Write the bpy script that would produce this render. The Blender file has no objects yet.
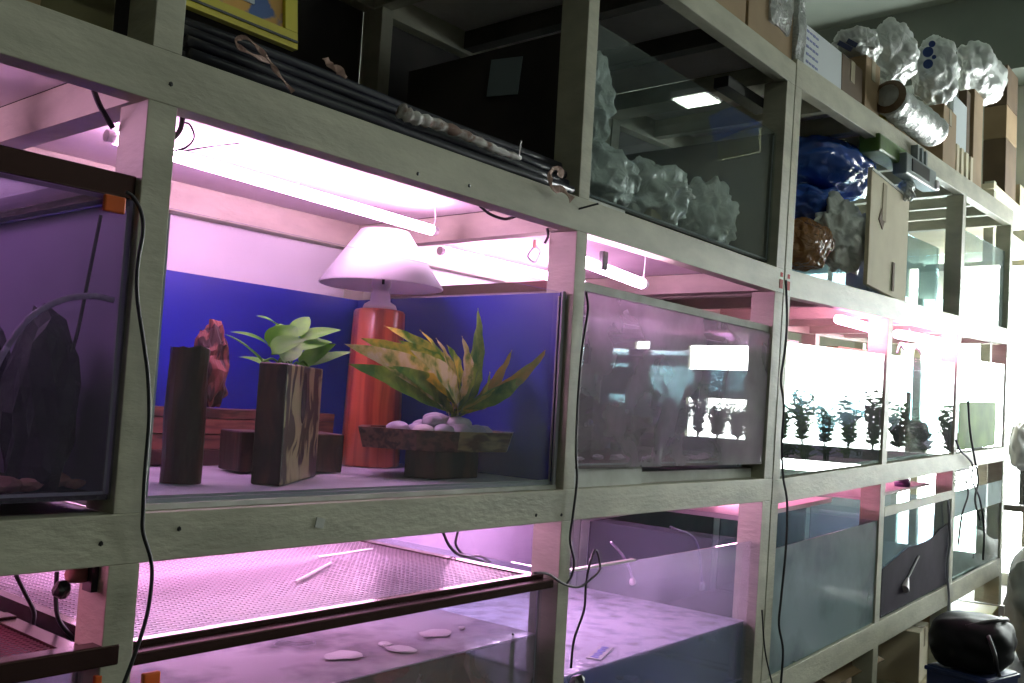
import bpy, bmesh, math, random
from mathutils import Vector, Matrix, noise
random.seed(7)
C = bpy.context.scene
COL = C.collection
PI = math.pi

# ---------------------------------------------------------------- camera
YAW, PIT, ROL, FPX = 0.8792, 0.06664, 0.05786, 944.4
H = 1.5
def cam_vec(x, y, z):                       # camera x right, y forward, z up -> world
    c, s = math.cos(ROL), math.sin(ROL); x, z = c*x - s*z, s*x + c*z
    c, s = math.cos(PIT), math.sin(PIT); y, z = c*y - s*z, s*y + c*z
    c, s = math.cos(YAW), math.sin(YAW); x, y = c*x + s*y, -s*x + c*y
    return Vector((x, y, z))
cam_d = bpy.data.cameras.new('camera'); cam = bpy.data.objects.new('camera', cam_d); COL.objects.link(cam)
r_, f_, u_ = cam_vec(1,0,0), cam_vec(0,1,0), cam_vec(0,0,1)
M = Matrix(((r_.x,u_.x,-f_.x,0),(r_.y,u_.y,-f_.y,0),(r_.z,u_.z,-f_.z,H),(0,0,0,1)))
cam.matrix_world = M
cam_d.sensor_width = 36; cam_d.lens = 36*FPX/1024; cam_d.clip_start = .02
C.camera = cam

# ---------------------------------------------------------------- world, exposure
w = bpy.data.worlds.new('world'); C.world = w; w.use_nodes = True
w.node_tree.nodes['Background'].inputs[0].default_value = (.75,.85,.8,1)
w.node_tree.nodes['Background'].inputs[1].default_value = .3
C.view_settings.view_transform = 'Standard'; C.view_settings.look = 'None'
C.view_settings.exposure = 0; C.view_settings.gamma = 1; C.view_settings.use_curve_mapping = False
C.cycles.max_bounces = 14; C.cycles.transparent_max_bounces = 24; C.cycles.glossy_bounces = 5
C.cycles.diffuse_bounces = 4; C.cycles.transmission_bounces = 8
C.cycles.sample_clamp_indirect = 6; C.cycles.caustics_reflective = False; C.cycles.caustics_refractive = False
C.cycles.use_denoising = True

TUBE = 60.0          # bay tubes
DAY = 40.0            # daylight panes
PANEL = 15.0         # ceiling lights: the mirrored one and the added fill lights

# ---------------------------------------------------------------- materials
def nt(name):
    m = bpy.data.materials.new(name); m.use_nodes = True
    t = m.node_tree; t.nodes.clear()
    return m, t, t.nodes, t.links
def pmat(name, col, rough=.6, var=None, scale=8, metal=0, bump=0, bscale=40, stretch=(1,1,1), spec=.5, trans=0, sub=None, detail=4, contrast=(.35,.65)):
    m, t, N, L = nt(name)
    o = N.new('ShaderNodeOutputMaterial'); p = N.new('ShaderNodeBsdfPrincipled')
    L.new(p.outputs[0], o.inputs[0])
    p.inputs['Base Color'].default_value = (*col, 1); p.inputs['Roughness'].default_value = rough
    p.inputs['Metallic'].default_value = metal; p.inputs['Specular IOR Level'].default_value = spec
    p.inputs['Transmission Weight'].default_value = trans
    tc = N.new('ShaderNodeTexCoord'); mp = N.new('ShaderNodeMapping'); mp.inputs['Scale'].default_value = stretch
    L.new(tc.outputs['Object'], mp.inputs[0])
    if var:
        n = N.new('ShaderNodeTexNoise'); n.inputs['Scale'].default_value = scale; n.inputs['Detail'].default_value = detail
        L.new(mp.outputs[0], n.inputs['Vector'])
        r = N.new('ShaderNodeValToRGB'); r.color_ramp.elements[0].position = contrast[0]; r.color_ramp.elements[1].position = contrast[1]
        r.color_ramp.elements[0].color = (*var, 1); r.color_ramp.elements[1].color = (*col, 1)
        L.new(n.outputs['Fac'], r.inputs[0]); L.new(r.outputs[0], p.inputs['Base Color'])
    if bump:
        n2 = N.new('ShaderNodeTexNoise'); n2.inputs['Scale'].default_value = bscale; n2.inputs['Detail'].default_value = 6
        L.new(mp.outputs[0], n2.inputs['Vector'])
        b = N.new('ShaderNodeBump'); b.inputs['Strength'].default_value = bump; b.inputs['Distance'].default_value = .01
        L.new(n2.outputs['Fac'], b.inputs['Height']); L.new(b.outputs[0], p.inputs['Normal'])
    return m
def emat(name, col, s):
    m, t, N, L = nt(name); o = N.new('ShaderNodeOutputMaterial'); e = N.new('ShaderNodeEmission')
    e.inputs[0].default_value = (*col, 1); e.inputs[1].default_value = s; L.new(e.outputs[0], o.inputs[0]); return m
def glassmat(name, tint=(.93,.97,.96), haze=0, hcol=(.6,.6,.6), hscale=3, rough=0.0, ior=1.5, bump=0, bscale=20, translucent=0.5, hlow=.35, hhigh=.7):
    m, t, N, L = nt(name); o = N.new('ShaderNodeOutputMaterial')
    tr = N.new('ShaderNodeBsdfTransparent'); tr.inputs[0].default_value = (*tint, 1)
    gl = N.new('ShaderNodeBsdfGlossy'); gl.inputs['Roughness'].default_value = rough; gl.inputs[0].default_value = (1,1,1,1)
    fr = N.new('ShaderNodeFresnel')          # same reflectance on both faces of the pane
    ge = N.new('ShaderNodeNewGeometry'); mi = N.new('ShaderNodeMix'); mi.data_type = 'FLOAT'
    L.new(ge.outputs['Backfacing'], mi.inputs[0]); mi.inputs[2].default_value = ior; mi.inputs[3].default_value = 1/ior
    L.new(mi.outputs[0], fr.inputs[0])
    if bump:
        tc = N.new('ShaderNodeTexCoord'); nz = N.new('ShaderNodeTexNoise'); nz.inputs['Scale'].default_value = bscale
        L.new(tc.outputs['Object'], nz.inputs['Vector']); b = N.new('ShaderNodeBump'); b.inputs['Strength'].default_value = bump
        b.inputs['Distance'].default_value = .01
        L.new(nz.outputs['Fac'], b.inputs['Height']); L.new(b.outputs[0], gl.inputs['Normal'])
    base = tr
    if haze:
        tc = N.new('ShaderNodeTexCoord'); nz = N.new('ShaderNodeTexNoise'); nz.inputs['Scale'].default_value = hscale; nz.inputs['Detail'].default_value = 5
        L.new(tc.outputs['Object'], nz.inputs['Vector'])
        mr = N.new('ShaderNodeMapRange'); mr.inputs[1].default_value = hlow; mr.inputs[2].default_value = hhigh
        mr.inputs[3].default_value = haze*.25; mr.inputs[4].default_value = haze
        L.new(nz.outputs['Fac'], mr.inputs[0])
        d = N.new('ShaderNodeBsdfDiffuse'); d.inputs[0].default_value = (*hcol, 1)
        tl = N.new('ShaderNodeBsdfTranslucent'); tl.inputs[0].default_value = (*hcol, 1)
        md = N.new('ShaderNodeMixShader'); md.inputs[0].default_value = translucent
        L.new(d.outputs[0], md.inputs[1]); L.new(tl.outputs[0], md.inputs[2])
        mh = N.new('ShaderNodeMixShader'); L.new(mr.outputs[0], mh.inputs[0]); L.new(tr.outputs[0], mh.inputs[1]); L.new(md.outputs[0], mh.inputs[2])
        base = mh
    mx = N.new('ShaderNodeMixShader'); L.new(fr.outputs[0], mx.inputs[0]); L.new(base.outputs[0], mx.inputs[1]); L.new(gl.outputs[0], mx.inputs[2])
    L.new(mx.outputs[0], o.inputs[0]); return m
def grainmat(name, light, dark, scale=4, dist=6, rough=.5, axis='Z', pos=(.35,.6), spec=.5):
    m, t, N, L = nt(name); o = N.new('ShaderNodeOutputMaterial'); p = N.new('ShaderNodeBsdfPrincipled'); L.new(p.outputs[0], o.inputs[0])
    tc = N.new('ShaderNodeTexCoord'); mp = N.new('ShaderNodeMapping')
    sc = {'Z':(1,1,.18),'X':(.18,1,1)}[axis]; mp.inputs['Scale'].default_value = sc
    L.new(tc.outputs['Object'], mp.inputs[0])
    wv = N.new('ShaderNodeTexWave'); wv.inputs['Scale'].default_value = scale; wv.inputs['Distortion'].default_value = dist
    wv.inputs['Detail'].default_value = 3; wv.inputs['Detail Scale'].default_value = 1.6
    wv.bands_direction = 'DIAGONAL'
    L.new(mp.outputs[0], wv.inputs['Vector'])
    r = N.new('ShaderNodeValToRGB'); r.color_ramp.elements[0].position = pos[0]; r.color_ramp.elements[1].position = pos[1]
    r.color_ramp.elements[0].color = (*dark,1); r.color_ramp.elements[1].color = (*light,1)
    L.new(wv.outputs['Fac'], r.inputs[0]); L.new(r.outputs[0], p.inputs['Base Color'])
    p.inputs['Roughness'].default_value = rough; p.inputs['Specular IOR Level'].default_value = spec
    b = N.new('ShaderNodeBump'); b.inputs['Strength'].default_value = .5; b.inputs['Distance'].default_value = .01
    L.new(wv.outputs['Fac'], b.inputs['Height']); L.new(b.outputs[0], p.inputs['Normal'])
    return m
def streakmat(name, light, dark, dens=30, stretch=.05, rough=.4, axis='Z', pos=(.42,.58), warp=.0, spec=.5, bump=.4):
    m, t, N, L = nt(name); o = N.new('ShaderNodeOutputMaterial'); p = N.new('ShaderNodeBsdfPrincipled'); L.new(p.outputs[0], o.inputs[0])
    tc = N.new('ShaderNodeTexCoord'); mp = N.new('ShaderNodeMapping')
    mp.inputs['Scale'].default_value = {'Z':(1,1,stretch),'X':(stretch,1,1)}[axis]
    src = tc.outputs['Object']
    if warp:
        wn = N.new('ShaderNodeTexNoise'); wn.inputs['Scale'].default_value = 9; wn.inputs['Detail'].default_value = 1; L.new(src, wn.inputs['Vector'])
        sc = N.new('ShaderNodeVectorMath'); sc.operation = 'MULTIPLY_ADD'; L.new(wn.outputs['Color'], sc.inputs[0]); sc.inputs[1].default_value = (warp,)*3; L.new(src, sc.inputs[2]); src = sc.outputs[0]
    L.new(src, mp.inputs[0])
    n = N.new('ShaderNodeTexNoise'); n.inputs['Scale'].default_value = dens; n.inputs['Detail'].default_value = 2; L.new(mp.outputs[0], n.inputs['Vector'])
    r = N.new('ShaderNodeValToRGB'); r.color_ramp.elements[0].position = pos[0]; r.color_ramp.elements[1].position = pos[1]
    r.color_ramp.elements[0].color = (*dark,1); r.color_ramp.elements[1].color = (*light,1)
    L.new(n.outputs['Fac'], r.inputs[0]); L.new(r.outputs[0], p.inputs['Base Color'])
    p.inputs['Roughness'].default_value = rough; p.inputs['Specular IOR Level'].default_value = spec
    b = N.new('ShaderNodeBump'); b.inputs['Strength'].default_value = bump; b.inputs['Distance'].default_value = .006
    L.new(n.outputs['Fac'], b.inputs['Height']); L.new(b.outputs[0], p.inputs['Normal'])
    return m
def leafmat(name, edge, mid, pos=(.3,.6), scale=22, extra=None):
    m, t, N, L = nt(name); o = N.new('ShaderNodeOutputMaterial'); p = N.new('ShaderNodeBsdfPrincipled')
    tc = N.new('ShaderNodeTexCoord'); n = N.new('ShaderNodeTexNoise'); n.inputs['Scale'].default_value = scale; n.inputs['Detail'].default_value = 3
    L.new(tc.outputs['Object'], n.inputs['Vector'])
    r = N.new('ShaderNodeValToRGB'); r.color_ramp.elements[0].position = pos[0]; r.color_ramp.elements[1].position = pos[1]
    r.color_ramp.elements[0].color = (*mid,1); r.color_ramp.elements[1].color = (*edge,1)
    if extra:
        e = r.color_ramp.elements.new((pos[0]+pos[1])/2); e.color = (*extra,1)
    L.new(n.outputs['Fac'], r.inputs[0]); L.new(r.outputs[0], p.inputs['Base Color']); p.inputs['Roughness'].default_value = .55; p.inputs['Specular IOR Level'].default_value = .2
    tl = N.new('ShaderNodeBsdfTranslucent'); L.new(r.outputs[0], tl.inputs[0])
    mx = N.new('ShaderNodeMixShader'); mx.inputs[0].default_value = .22
    L.new(p.outputs[0], mx.inputs[1]); L.new(tl.outputs[0], mx.inputs[2]); L.new(mx.outputs[0], o.inputs[0]); return m
def plasticmat(name, col, clear=.4, rough=.18, bscale=18, bump=.8):
    m, t, N, L = nt(name); o = N.new('ShaderNodeOutputMaterial'); p = N.new('ShaderNodeBsdfPrincipled')
    p.inputs['Base Color'].default_value = (*col,1); p.inputs['Roughness'].default_value = rough; p.inputs['Specular IOR Level'].default_value = .9
    tr = N.new('ShaderNodeBsdfTransparent'); tr.inputs[0].default_value = (.95,.97,.97,1)
    tc = N.new('ShaderNodeTexCoord'); n = N.new('ShaderNodeTexNoise'); n.inputs['Scale'].default_value = bscale; n.inputs['Detail'].default_value = 3; n.inputs['Distortion'].default_value = 1.5
    L.new(tc.outputs['Object'], n.inputs['Vector'])
    b = N.new('ShaderNodeBump'); b.inputs['Strength'].default_value = bump; b.inputs['Distance'].default_value = .03
    L.new(n.outputs['Fac'], b.inputs['Height']); L.new(b.outputs[0], p.inputs['Normal'])
    mx = N.new('ShaderNodeMixShader')
    mr = N.new('ShaderNodeMapRange'); mr.inputs[1].default_value = .35; mr.inputs[2].default_value = .65; mr.inputs[3].default_value = clear*.4; mr.inputs[4].default_value = min(1,clear*1.6)
    L.new(n.outputs['Fac'], mr.inputs[0]); L.new(mr.outputs[0], mx.inputs[0])
    L.new(p.outputs[0], mx.inputs[1]); L.new(tr.outputs[0], mx.inputs[2]); L.new(mx.outputs[0], o.inputs[0]); return m

paint = pmat('grey green timber paint', (.52,.51,.39), .55, (.39,.38,.29), 5, bump=.25, bscale=30, stretch=(1,1,2.5), detail=8)
joist_shade = pmat('joist darkened as shade', (.07,.06,.05), .7, (.04,.035,.03), 6)  # darker version of the timber paint; shade put into the top joists' colour
ply = pmat('painted plywood', (.82,.76,.76), .7, (.68,.62,.63), 3, bump=.1, detail=7)
whitewall = pmat('whitewashed back panel', (.86,.82,.84), .8, (.76,.72,.76), 4, detail=6)
darkply_shade = pmat('dark plywood and shade fill', (.055,.045,.04), .7, (.03,.025,.025), 4)
plaster = pmat('room plaster', (.55,.56,.50), .9, (.46,.47,.42), 1.5)
ceilm = pmat('ceiling board', (.15,.17,.145), .9, (.12,.14,.12), 1.2)
concrete = pmat('concrete floor', (.055,.052,.05), .85, (.035,.033,.032), 3, bump=.2)
bronze = pmat('dark bronze lid frame', (.085,.045,.04), .22, metal=.7)
blackp = pmat('black plastic', (.012,.012,.014), .35)
blackcable = pmat('black rubber cable', (.012,.012,.015), .5)
silicone = pmat('silicone bead', (.35,.36,.40), .3)
foam = pmat('white foam strip', (.62,.64,.60), .8, (.45,.46,.42), 10)
bluefilm = pmat('blue background film', (.012,.018,.36), .35, (.008,.012,.22), 1.3, spec=.6)
floorsheet = pmat('pale tank floor', (.52,.50,.58), .6, (.38,.36,.44), 6)
darkbrown = streakmat('dark brown bark wood', (.085,.028,.020), (.028,.009,.008), 26, .10, .45, warp=.05)
zebra = streakmat('pale and dark streaked wood', (.52,.40,.22), (.06,.02,.012), 24, .10, .4, pos=(.47,.53), warp=.10)
redwood = grainmat('red brown driftwood', (.17,.045,.04), (.035,.010,.012), 12, 9, .7)
stripwood = streakmat('reddish stacked wood', (.22,.07,.055), (.05,.014,.014), 40, .06, .5, axis='X', warp=.03)
orangewood = streakmat('orange varnished wood', (.50,.095,.045), (.22,.025,.015), 46, .03, .28, pos=(.36,.56), warp=.01, bump=.2)
traywood = streakmat('streaked tray wood', (.17,.06,.05), (.05,.015,.014), 60, .05, .35, axis='X', warp=.02)
traywood2 = streakmat('pale streaked tray wood', (.34,.23,.12), (.09,.035,.02), 50, .10, .35, axis='X', warp=.05)
cardb = pmat('brown cardboard', (.36,.25,.14), .85, (.29,.20,.11), 4)
cardb_pale = pmat('pale cardboard', (.62,.56,.40), .85, (.54,.48,.33), 4)
cardb_dark = pmat('dark cardboard', (.16,.105,.06), .85, (.12,.08,.05), 4)
tape = pmat('packing tape', (.55,.48,.36), .12, spec=.9)
shade_m = None
def shademat():
    m, t, N, L = nt('white lamp shade fabric'); o = N.new('ShaderNodeOutputMaterial')
    d = N.new('ShaderNodeBsdfDiffuse'); d.inputs[0].default_value = (.93,.92,.93,1)
    tl = N.new('ShaderNodeBsdfTranslucent'); tl.inputs[0].default_value = (.85,.75,.85,1)
    mx = N.new('ShaderNodeMixShader'); mx.inputs[0].default_value = .35
    L.new(d.outputs[0], mx.inputs[1]); L.new(tl.outputs[0], mx.inputs[2]); L.new(mx.outputs[0], o.inputs[0]); return m
shade_m = shademat()
ceramic = pmat('white ceramic', (.78,.72,.76), .3)
tube_m = emat('pink white tube light', (1.0,.50,.90), TUBE)
tube_w = emat('white tube light', (1.0,.60,.93), TUBE)
pane_day = emat('daylight in window', (.93,1.0,.97), DAY)
panel_m = emat('ceiling light panel', (.90,1.0,.86), PANEL*1.08)
glass = glassmat('clear tank glass')
glass_hazy = glassmat('hazy tank glass', (.92,.93,.95), .60, (.97,.92,.96), 2.2)
glass_dirty = glassmat('dusty tank glass', (.75,.88,.86), .80, (.60,.74,.75), 2.4, hlow=.3, hhigh=.6, rough=.10)
glass_side = glassmat('tank side glass', (.88,.93,.95), .08, (.6,.6,.7), 3)
water_top = glassmat('water surface', (.75,.75,.80), .90, (.85,.78,.88), 5, rough=.10, translucent=.35, hlow=.3,hhigh=.55, ior=1.33, bump=.22, bscale=18)  # whitish lilac haze paints the tube's reflection into the surface
water_body = glassmat('murky water', (.85,.85,.85), .42, (.85,.75,.76), 3, ior=1.1, translucent=.3)
water_blue = glassmat('blue green water', (.60,.68,.78), .40, (.42,.52,.68), 3, ior=1.1, translucent=.3)
plastic_clear = plasticmat('clear crinkled plastic', (.72,.76,.74), .35)
plastic_white = plasticmat('white plastic bag', (.74,.78,.75), .05, rough=.36, bump=.5, bscale=11)
plastic_blue = plasticmat('blue plastic bag', (.03,.11,.50), .02, rough=.25, bump=.3, bscale=8)
plastic_silver = plasticmat('silvery bubble wrap', (.62,.66,.64), .05, rough=.25, bscale=30, bump=.4)
plastic_dim = plasticmat('dim clear plastic', (.95,.97,.96), .15, rough=.18, bump=.8, bscale=12)

# ---------------------------------------------------------------- mesh building
def W(x, y, z):                              # the far rack stands slightly out of true: its shelves climb to the right
    k = min(1, max(0, (x-2.1)/1.2))
    return (x + .045*k*(z-1.5), y, z + .0353*max(0, x-3.4))
class MB:
    def __init__(s, warp=False): s.bm = bmesh.new(); s.w = warp
    def v(s, x, y, z): return s.bm.verts.new(W(x,y,z) if s.w else (x,y,z))
    def box(s, x0, x1, y0, y1, z0, z1, seg=1):
        n = max(1, seg); ring = []
        for i in range(n+1):
            x = x0+(x1-x0)*i/n
            ring.append([s.v(x,y0,z0), s.v(x,y1,z0), s.v(x,y1,z1), s.v(x,y0,z1)])
        for a, b in zip(ring, ring[1:]):
            for j in range(4): s.bm.faces.new((a[j], a[(j+1)%4], b[(j+1)%4], b[j]))
        s.bm.faces.new(ring[0][::-1]); s.bm.faces.new(ring[-1]); return s
    def obox(s, c, sz, rot=(0,0,0)):         # oriented box
        from mathutils import Euler
        R = Euler(rot).to_matrix(); c = Vector(c); vs = []
        for dx in (-.5,.5):
            for dy in (-.5,.5):
                for dz in (-.5,.5):
                    p = c + R @ Vector((dx*sz[0], dy*sz[1], dz*sz[2])); vs.append(s.v(*p))
        for f in ((0,1,3,2),(4,6,7,5),(0,4,5,1),(2,3,7,6),(0,2,6,4),(1,5,7,3)): s.bm.faces.new([vs[i] for i in f])
        return s
    def tube(s, pts, r, n=8, cap=True, closed=False):
        pts = [Vector(p) for p in pts]; rs = r if isinstance(r,(list,tuple)) else [r]*len(pts); rings = []
        up = None
        for i, p in enumerate(pts):
            d = (pts[min(i+1,len(pts)-1)] - pts[max(i-1,0)])
            if d.length < 1e-9: d = Vector((0,0,1))
            d.normalize()
            if up is None:
                up = Vector((0,0,1)) if abs(d.z) < .9 else Vector((1,0,0))
            a = d.cross(up).normalized(); b = a.cross(d).normalized(); up = b
            rings.append([s.v(*(p + (a*math.cos(2*PI*k/n) + b*math.sin(2*PI*k/n))*rs[i])) for k in range(n)])
        for A, B in zip(rings, rings[1:]):
            for k in range(n): s.bm.faces.new((A[k], A[(k+1)%n], B[(k+1)%n], B[k]))
        if cap:
            s.bm.faces.new(rings[0][::-1]); s.bm.faces.new(rings[-1])
        return s
    def lathe(s, prof, c=(0,0,0), n=28, cap=False):
        rings = [[s.v(c[0]+r*math.cos(2*PI*k/n), c[1]+r*math.sin(2*PI*k/n), c[2]+z) for k in range(n)] for r, z in prof]
        for A, B in zip(rings, rings[1:]):
            for k in range(n): s.bm.faces.new((A[k], A[(k+1)%n], B[(k+1)%n], B[k]))
        if cap: s.bm.faces.new(rings[0][::-1]); s.bm.faces.new(rings[-1])
        return s
    def blob(s, c, r, amp=.2, fr=3, sub=3, seed=0, flat=None, rot=0):
        g = bmesh.ops.create_icosphere(s.bm, subdivisions=sub, radius=1)
        cr, sr = math.cos(rot), math.sin(rot)
        for v in g['verts']:
            d = v.co.normalized(); n = noise.noise(d*fr + Vector((seed*7.3, seed*1.7, 0))) + .5*noise.noise(d*fr*2.3 + Vector((seed*3.1,0,seed)))
            k = 1 + amp*n; p = Vector((d.x*r[0]*k, d.y*r[1]*k, d.z*r[2]*k))
            if flat is not None: p.z = max(p.z, -flat)
            p = Vector((p.x*cr - p.y*sr, p.x*sr + p.y*cr, p.z)) + Vector(c)
            v.co = W(*p) if s.w else p
        return s
    def cap(s, z):
        for v in s.bm.verts: v.co.z = min(v.co.z, z + .01*noise.noise(v.co*30))
        return s
    def rough(s, amp, fr, seed=0):
        for v in s.bm.verts:
            n = noise.noise_vector(v.co*fr + Vector((seed,seed*2,0))); v.co += n*amp
        return s
    def build(s, name, mat, parent=None, smooth=False, bevel=0):
        bmesh.ops.recalc_face_normals(s.bm, faces=s.bm.faces)
        me = bpy.data.meshes.new(name); s.bm.to_mesh(me); s.bm.free()
        if smooth:
            for p in me.polygons: p.use_smooth = True
        ms = mat if isinstance(mat,(list,tuple)) else [mat]
        for m in ms: me.materials.append(m)
        o = bpy.data.objects.new(name, me); COL.objects.link(o)
        if parent: o.parent = parent; o.matrix_parent_inverse = Matrix.Translation(-parent.location)
        if bevel:
            b = o.modifiers.new('bevel','BEVEL'); b.width = bevel; b.segments = 2
        return o
def tag(o, label=None, cat=None, group=None, kind=None):
    if label: o['label'] = label
    if cat: o['category'] = cat
    if group: o['group'] = group
    if kind: o['kind'] = kind
    return o
def thing(name, label, cat, loc, group=None):
    o = bpy.data.objects.new(name, None); COL.objects.link(o); o.location = loc; o.empty_display_size = .1
    return tag(o, label, cat, group)
def box(name, mat, a, b, parent=None, warp=False, bevel=0, seg=1):
    return MB(warp).box(a[0],b[0],a[1],b[1],a[2],b[2],seg).build(name, mat, parent, bevel=bevel)
def curvept(pts, n=6):                       # catmull-rom
    P = [Vector(p) for p in pts]; P = [P[0]*2-P[1]] + P + [P[-1]*2-P[-2]]; out = []
    for i in range(1, len(P)-2):
        for k in range(n):
            t = k/n; a,b,c,d = P[i-1:i+3]
            out.append(.5*((2*b) + (c-a)*t + (2*a-5*b+4*c-d)*t*t + (3*b-a-3*c+d)*t**3))
    return out + [P[-2]]

# ---------------------------------------------------------------- the room
RX0, RX1, RY0, RY1, CZ = -3, 10.5, -4.2, 5.6, 5.85
def struct(o): o['kind'] = 'structure'; return o
struct(box('floor', concrete, (RX0,RY0,-.1), (RX1,RY1,0)))
struct(box('ceiling', ceilm, (RX0,RY0,CZ), (RX1,RY1,CZ+.1)))
struct(box('wall_left', pmat('dark left wall', (.12,.12,.11), .9, (.07,.07,.06), 1.2), (RX0-.1,RY0,0), (RX0,RY1,CZ)))
struct(box('wall_back', plaster, (RX0,RY1,0), (RX1,RY1+.1,CZ)))
struct(box('wall_front', pmat('dark front wall', (.10,.10,.095), .9, (.05,.05,.05), 1.2), (RX0,RY0-.1,0), (RX1,RY0,CZ)))
# end wall with a tall shop entrance and two rows of windows
def end_wall():
    m = MB()
    holes = [(-3.62,-3.32,[(2.28,2.46)]), (-2.83,-1.95,[(1.15,1.76),(2.03,2.41)]), (-1.72,-.12,[(.90,2.62)]), (.02,1.15,[(1.0,3.25)]), (1.2,3.3,[(.12,3.25)])]
    def col(y0,y1,spans):
        for z0,z1 in spans: m.box(RX1,RX1+.12,y0,y1,z0,z1)
    col(RY0,-3.62,[(0,CZ)]); col(-3.32,-2.83,[(0,CZ)]); col(-1.95,-1.72,[(0,CZ)]); col(-.12,.02,[(0,CZ)]); col(1.15,1.2,[(0,CZ)]); col(3.3,RY1,[(0,CZ)])
    for y0,y1,hs in holes:
        z = 0
        for a,b in hs: col(y0,y1,[(z,a)]); z = b
        col(y0,y1,[(z,CZ)])
    struct(m.build('wall_right', plaster))
    k = 1
    for y0,y1,hs in holes[:4]:
        for a,b in hs:
            r = box('window_%d'%k, pane_day, (RX1+.07,y0,a), (RX1+.09,y1,b)); struct(r)
            f = MB()
            f.box(RX1-.01,RX1+.06,y0,y0+.04,a,b); f.box(RX1-.01,RX1+.06,y1-.04,y1,a,b); f.box(RX1-.01,RX1+.06,y0,y1,a,a+.04); f.box(RX1-.01,RX1+.06,y0,y1,b-.04,b)
            f.build('window_frame', paint, r); k += 1
    r = box('door_1', pane_day, (RX1+.07,1.2,.12), (RX1+.09,3.3,3.25)); struct(r)
    f = MB()
    f.box(RX1-.01,RX1+.06,1.2,1.26,.12,3.25); f.box(RX1-.01,RX1+.06,3.24,3.3,.12,3.25); f.box(RX1-.01,RX1+.06,1.2,3.3,3.19,3.25)
    f.build('door_frame', paint, r)
end_wall()
b = box('trim_1', ceilm, (RX1-.55,RY0,5.05), (RX1,RY1,CZ)); struct(b)
# overhead lights: the first is mirrored in glass, the others added for fill
def panel(x, y, z, lab, hx=.60, hy=.15):
    t = thing('ceiling_light', lab, 'ceiling light', (x,y,z), 'overhead light fittings of the shop')
    MB().box(x-hx-.02,x+hx+.02,y-hy-.02,y+hy+.02,z,z+.07).build('housing', ceramic, t)
    MB().box(x-hx,x+hx,y-hy,y+hy,z-.02,z-.002).build('diffuser', panel_m, t)
    for dx in (-hx*.6,hx*.6): MB().tube([(x+dx,y,z+.07),(x+dx,y,CZ)], .006, 6).build('hanger', blackp, t)
panel(9.15,-2.05,5.0,'small lit overhead light fitting mirrored in the upper tank glass', .17, .20)
panel(3.0,-2.4,4.6,'unseen overhead light added for fill above the aisle')
panel(.2,-2.4,4.6,'unseen overhead light added for fill nearest the camera side')
panel(5.0,-3.0,4.6,'unseen overhead light added for fill by the front wall')

# ---------------------------------------------------------------- the two timber racks
YF, YD = 1.5, 2.45
def rack(name, label, loc, posts, bays, x0, x1, zl):
    t = thing(name, label, 'rack', loc)
    sg = 8
    for a,b in zl:
        MB(True).box(x0,x1,YF,YF+.05,a,b,sg).build('beam', paint, t, bevel=.002)
        MB(True).box(x0,x1,YD-.05,YD,a,b,sg).build('beam', paint, t, bevel=.002)
    lv = [0] + [q for ab in zl for q in ab]
    spans = [(lv[0],lv[1]),(lv[2],lv[3]),(lv[4],lv[5]),(lv[6],lv[7])]
    for (p0,p1) in posts:
        for a,b in spans:
            if a > 2.05 and 4.5 < p0 < 4.8: continue
            for y0,y1 in ((YF+.001,YF+.095),(YD-.095,YD)):
                m = MB(True); m.box(p0,p1,y0,y1,a,b); m.build('post', paint, t, bevel=.0015)
        for a,b in zl:                       # bearers front to back at each frame
            MB(True).box(p0,p1,YF+.052,YD-.052,a+.005,b-.012).build('cross_beam', paint, t)
    for bx0,bx1 in bays:
        for i,(a,b) in enumerate(zl):
            n = (1 if i == 2 and bx1 < 3.4 else 2) if i < 3 else 3
            for k in range(1,n):
                xm = bx0+(bx1-bx0)*k/n
                MB(True).box(xm-.025,xm+.025,YF+.052,YD-.052,a+.012,b-.012).build('cross_beam', joist_shade if i == 3 and bx1 < 3.4 else paint, t)
            z = b-.010
            MB(True).box(bx0,bx1,YF+.052,YD-.052,z,z+.010,6).build('shelf_board', ply if i else darkply_shade, t)
    return t
ZA = [(.42,.53),(1.197,1.281),(1.983,2.076),(2.808,2.898)]
rA = rack('timber_rack', 'grey green painted timber rack nearest the camera, holding the blue backed tank', (.83,1.97,0),
     [(-.42,-.36),(.807,.862),(2.063,2.113),(3.327,3.398)], [(-.36,.807),(.862,2.063),(2.113,3.327)], -.42, 3.398, ZA)
ZB = [(.42,.533),(1.182,1.275),(1.977,2.082),(2.811,2.921)]
rB = rack('timber_rack', 'pale timber rack at the far right, butted against the nearer rack and washed by daylight', (5.3,1.97,0),
     [(3.406,3.468),(4.632,4.700),(5.872,5.940),(7.102,7.170)], [(3.468,4.632),(4.70,5.872),(5.94,7.102)], 3.406, 7.17, ZB)
# white back panels behind the lit bays
for a,b in ((-.36,2.063),(2.113,3.327)):
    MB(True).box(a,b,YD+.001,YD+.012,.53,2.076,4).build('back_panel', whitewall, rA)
    MB(True).box(a,b,YD+.001,YD+.012,2.08,2.898,4).build('back_panel', darkply_shade, rA)  # added panel, its dark colour standing for the unlit room behind
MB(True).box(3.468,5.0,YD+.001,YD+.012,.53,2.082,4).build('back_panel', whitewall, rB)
MB(True).box(3.468,4.66,YD+.001,YD+.012,2.09,2.92,4).build('back_panel', darkply_shade, rB)
# registration marks on the butt joint
redink = pmat('faded red ink', (.42,.05,.04), .7)
for x0 in (3.358,3.424):
    m = MB(True); m.box(x0,x0+.030,YF-.0012,YF+.001,2.0,2.035); m.box(x0+.006,x0+.026,YF-.0012,YF+.001,2.045,2.062); m.build('red_mark', redink, rA if x0 < 3.4 else rB)
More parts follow.
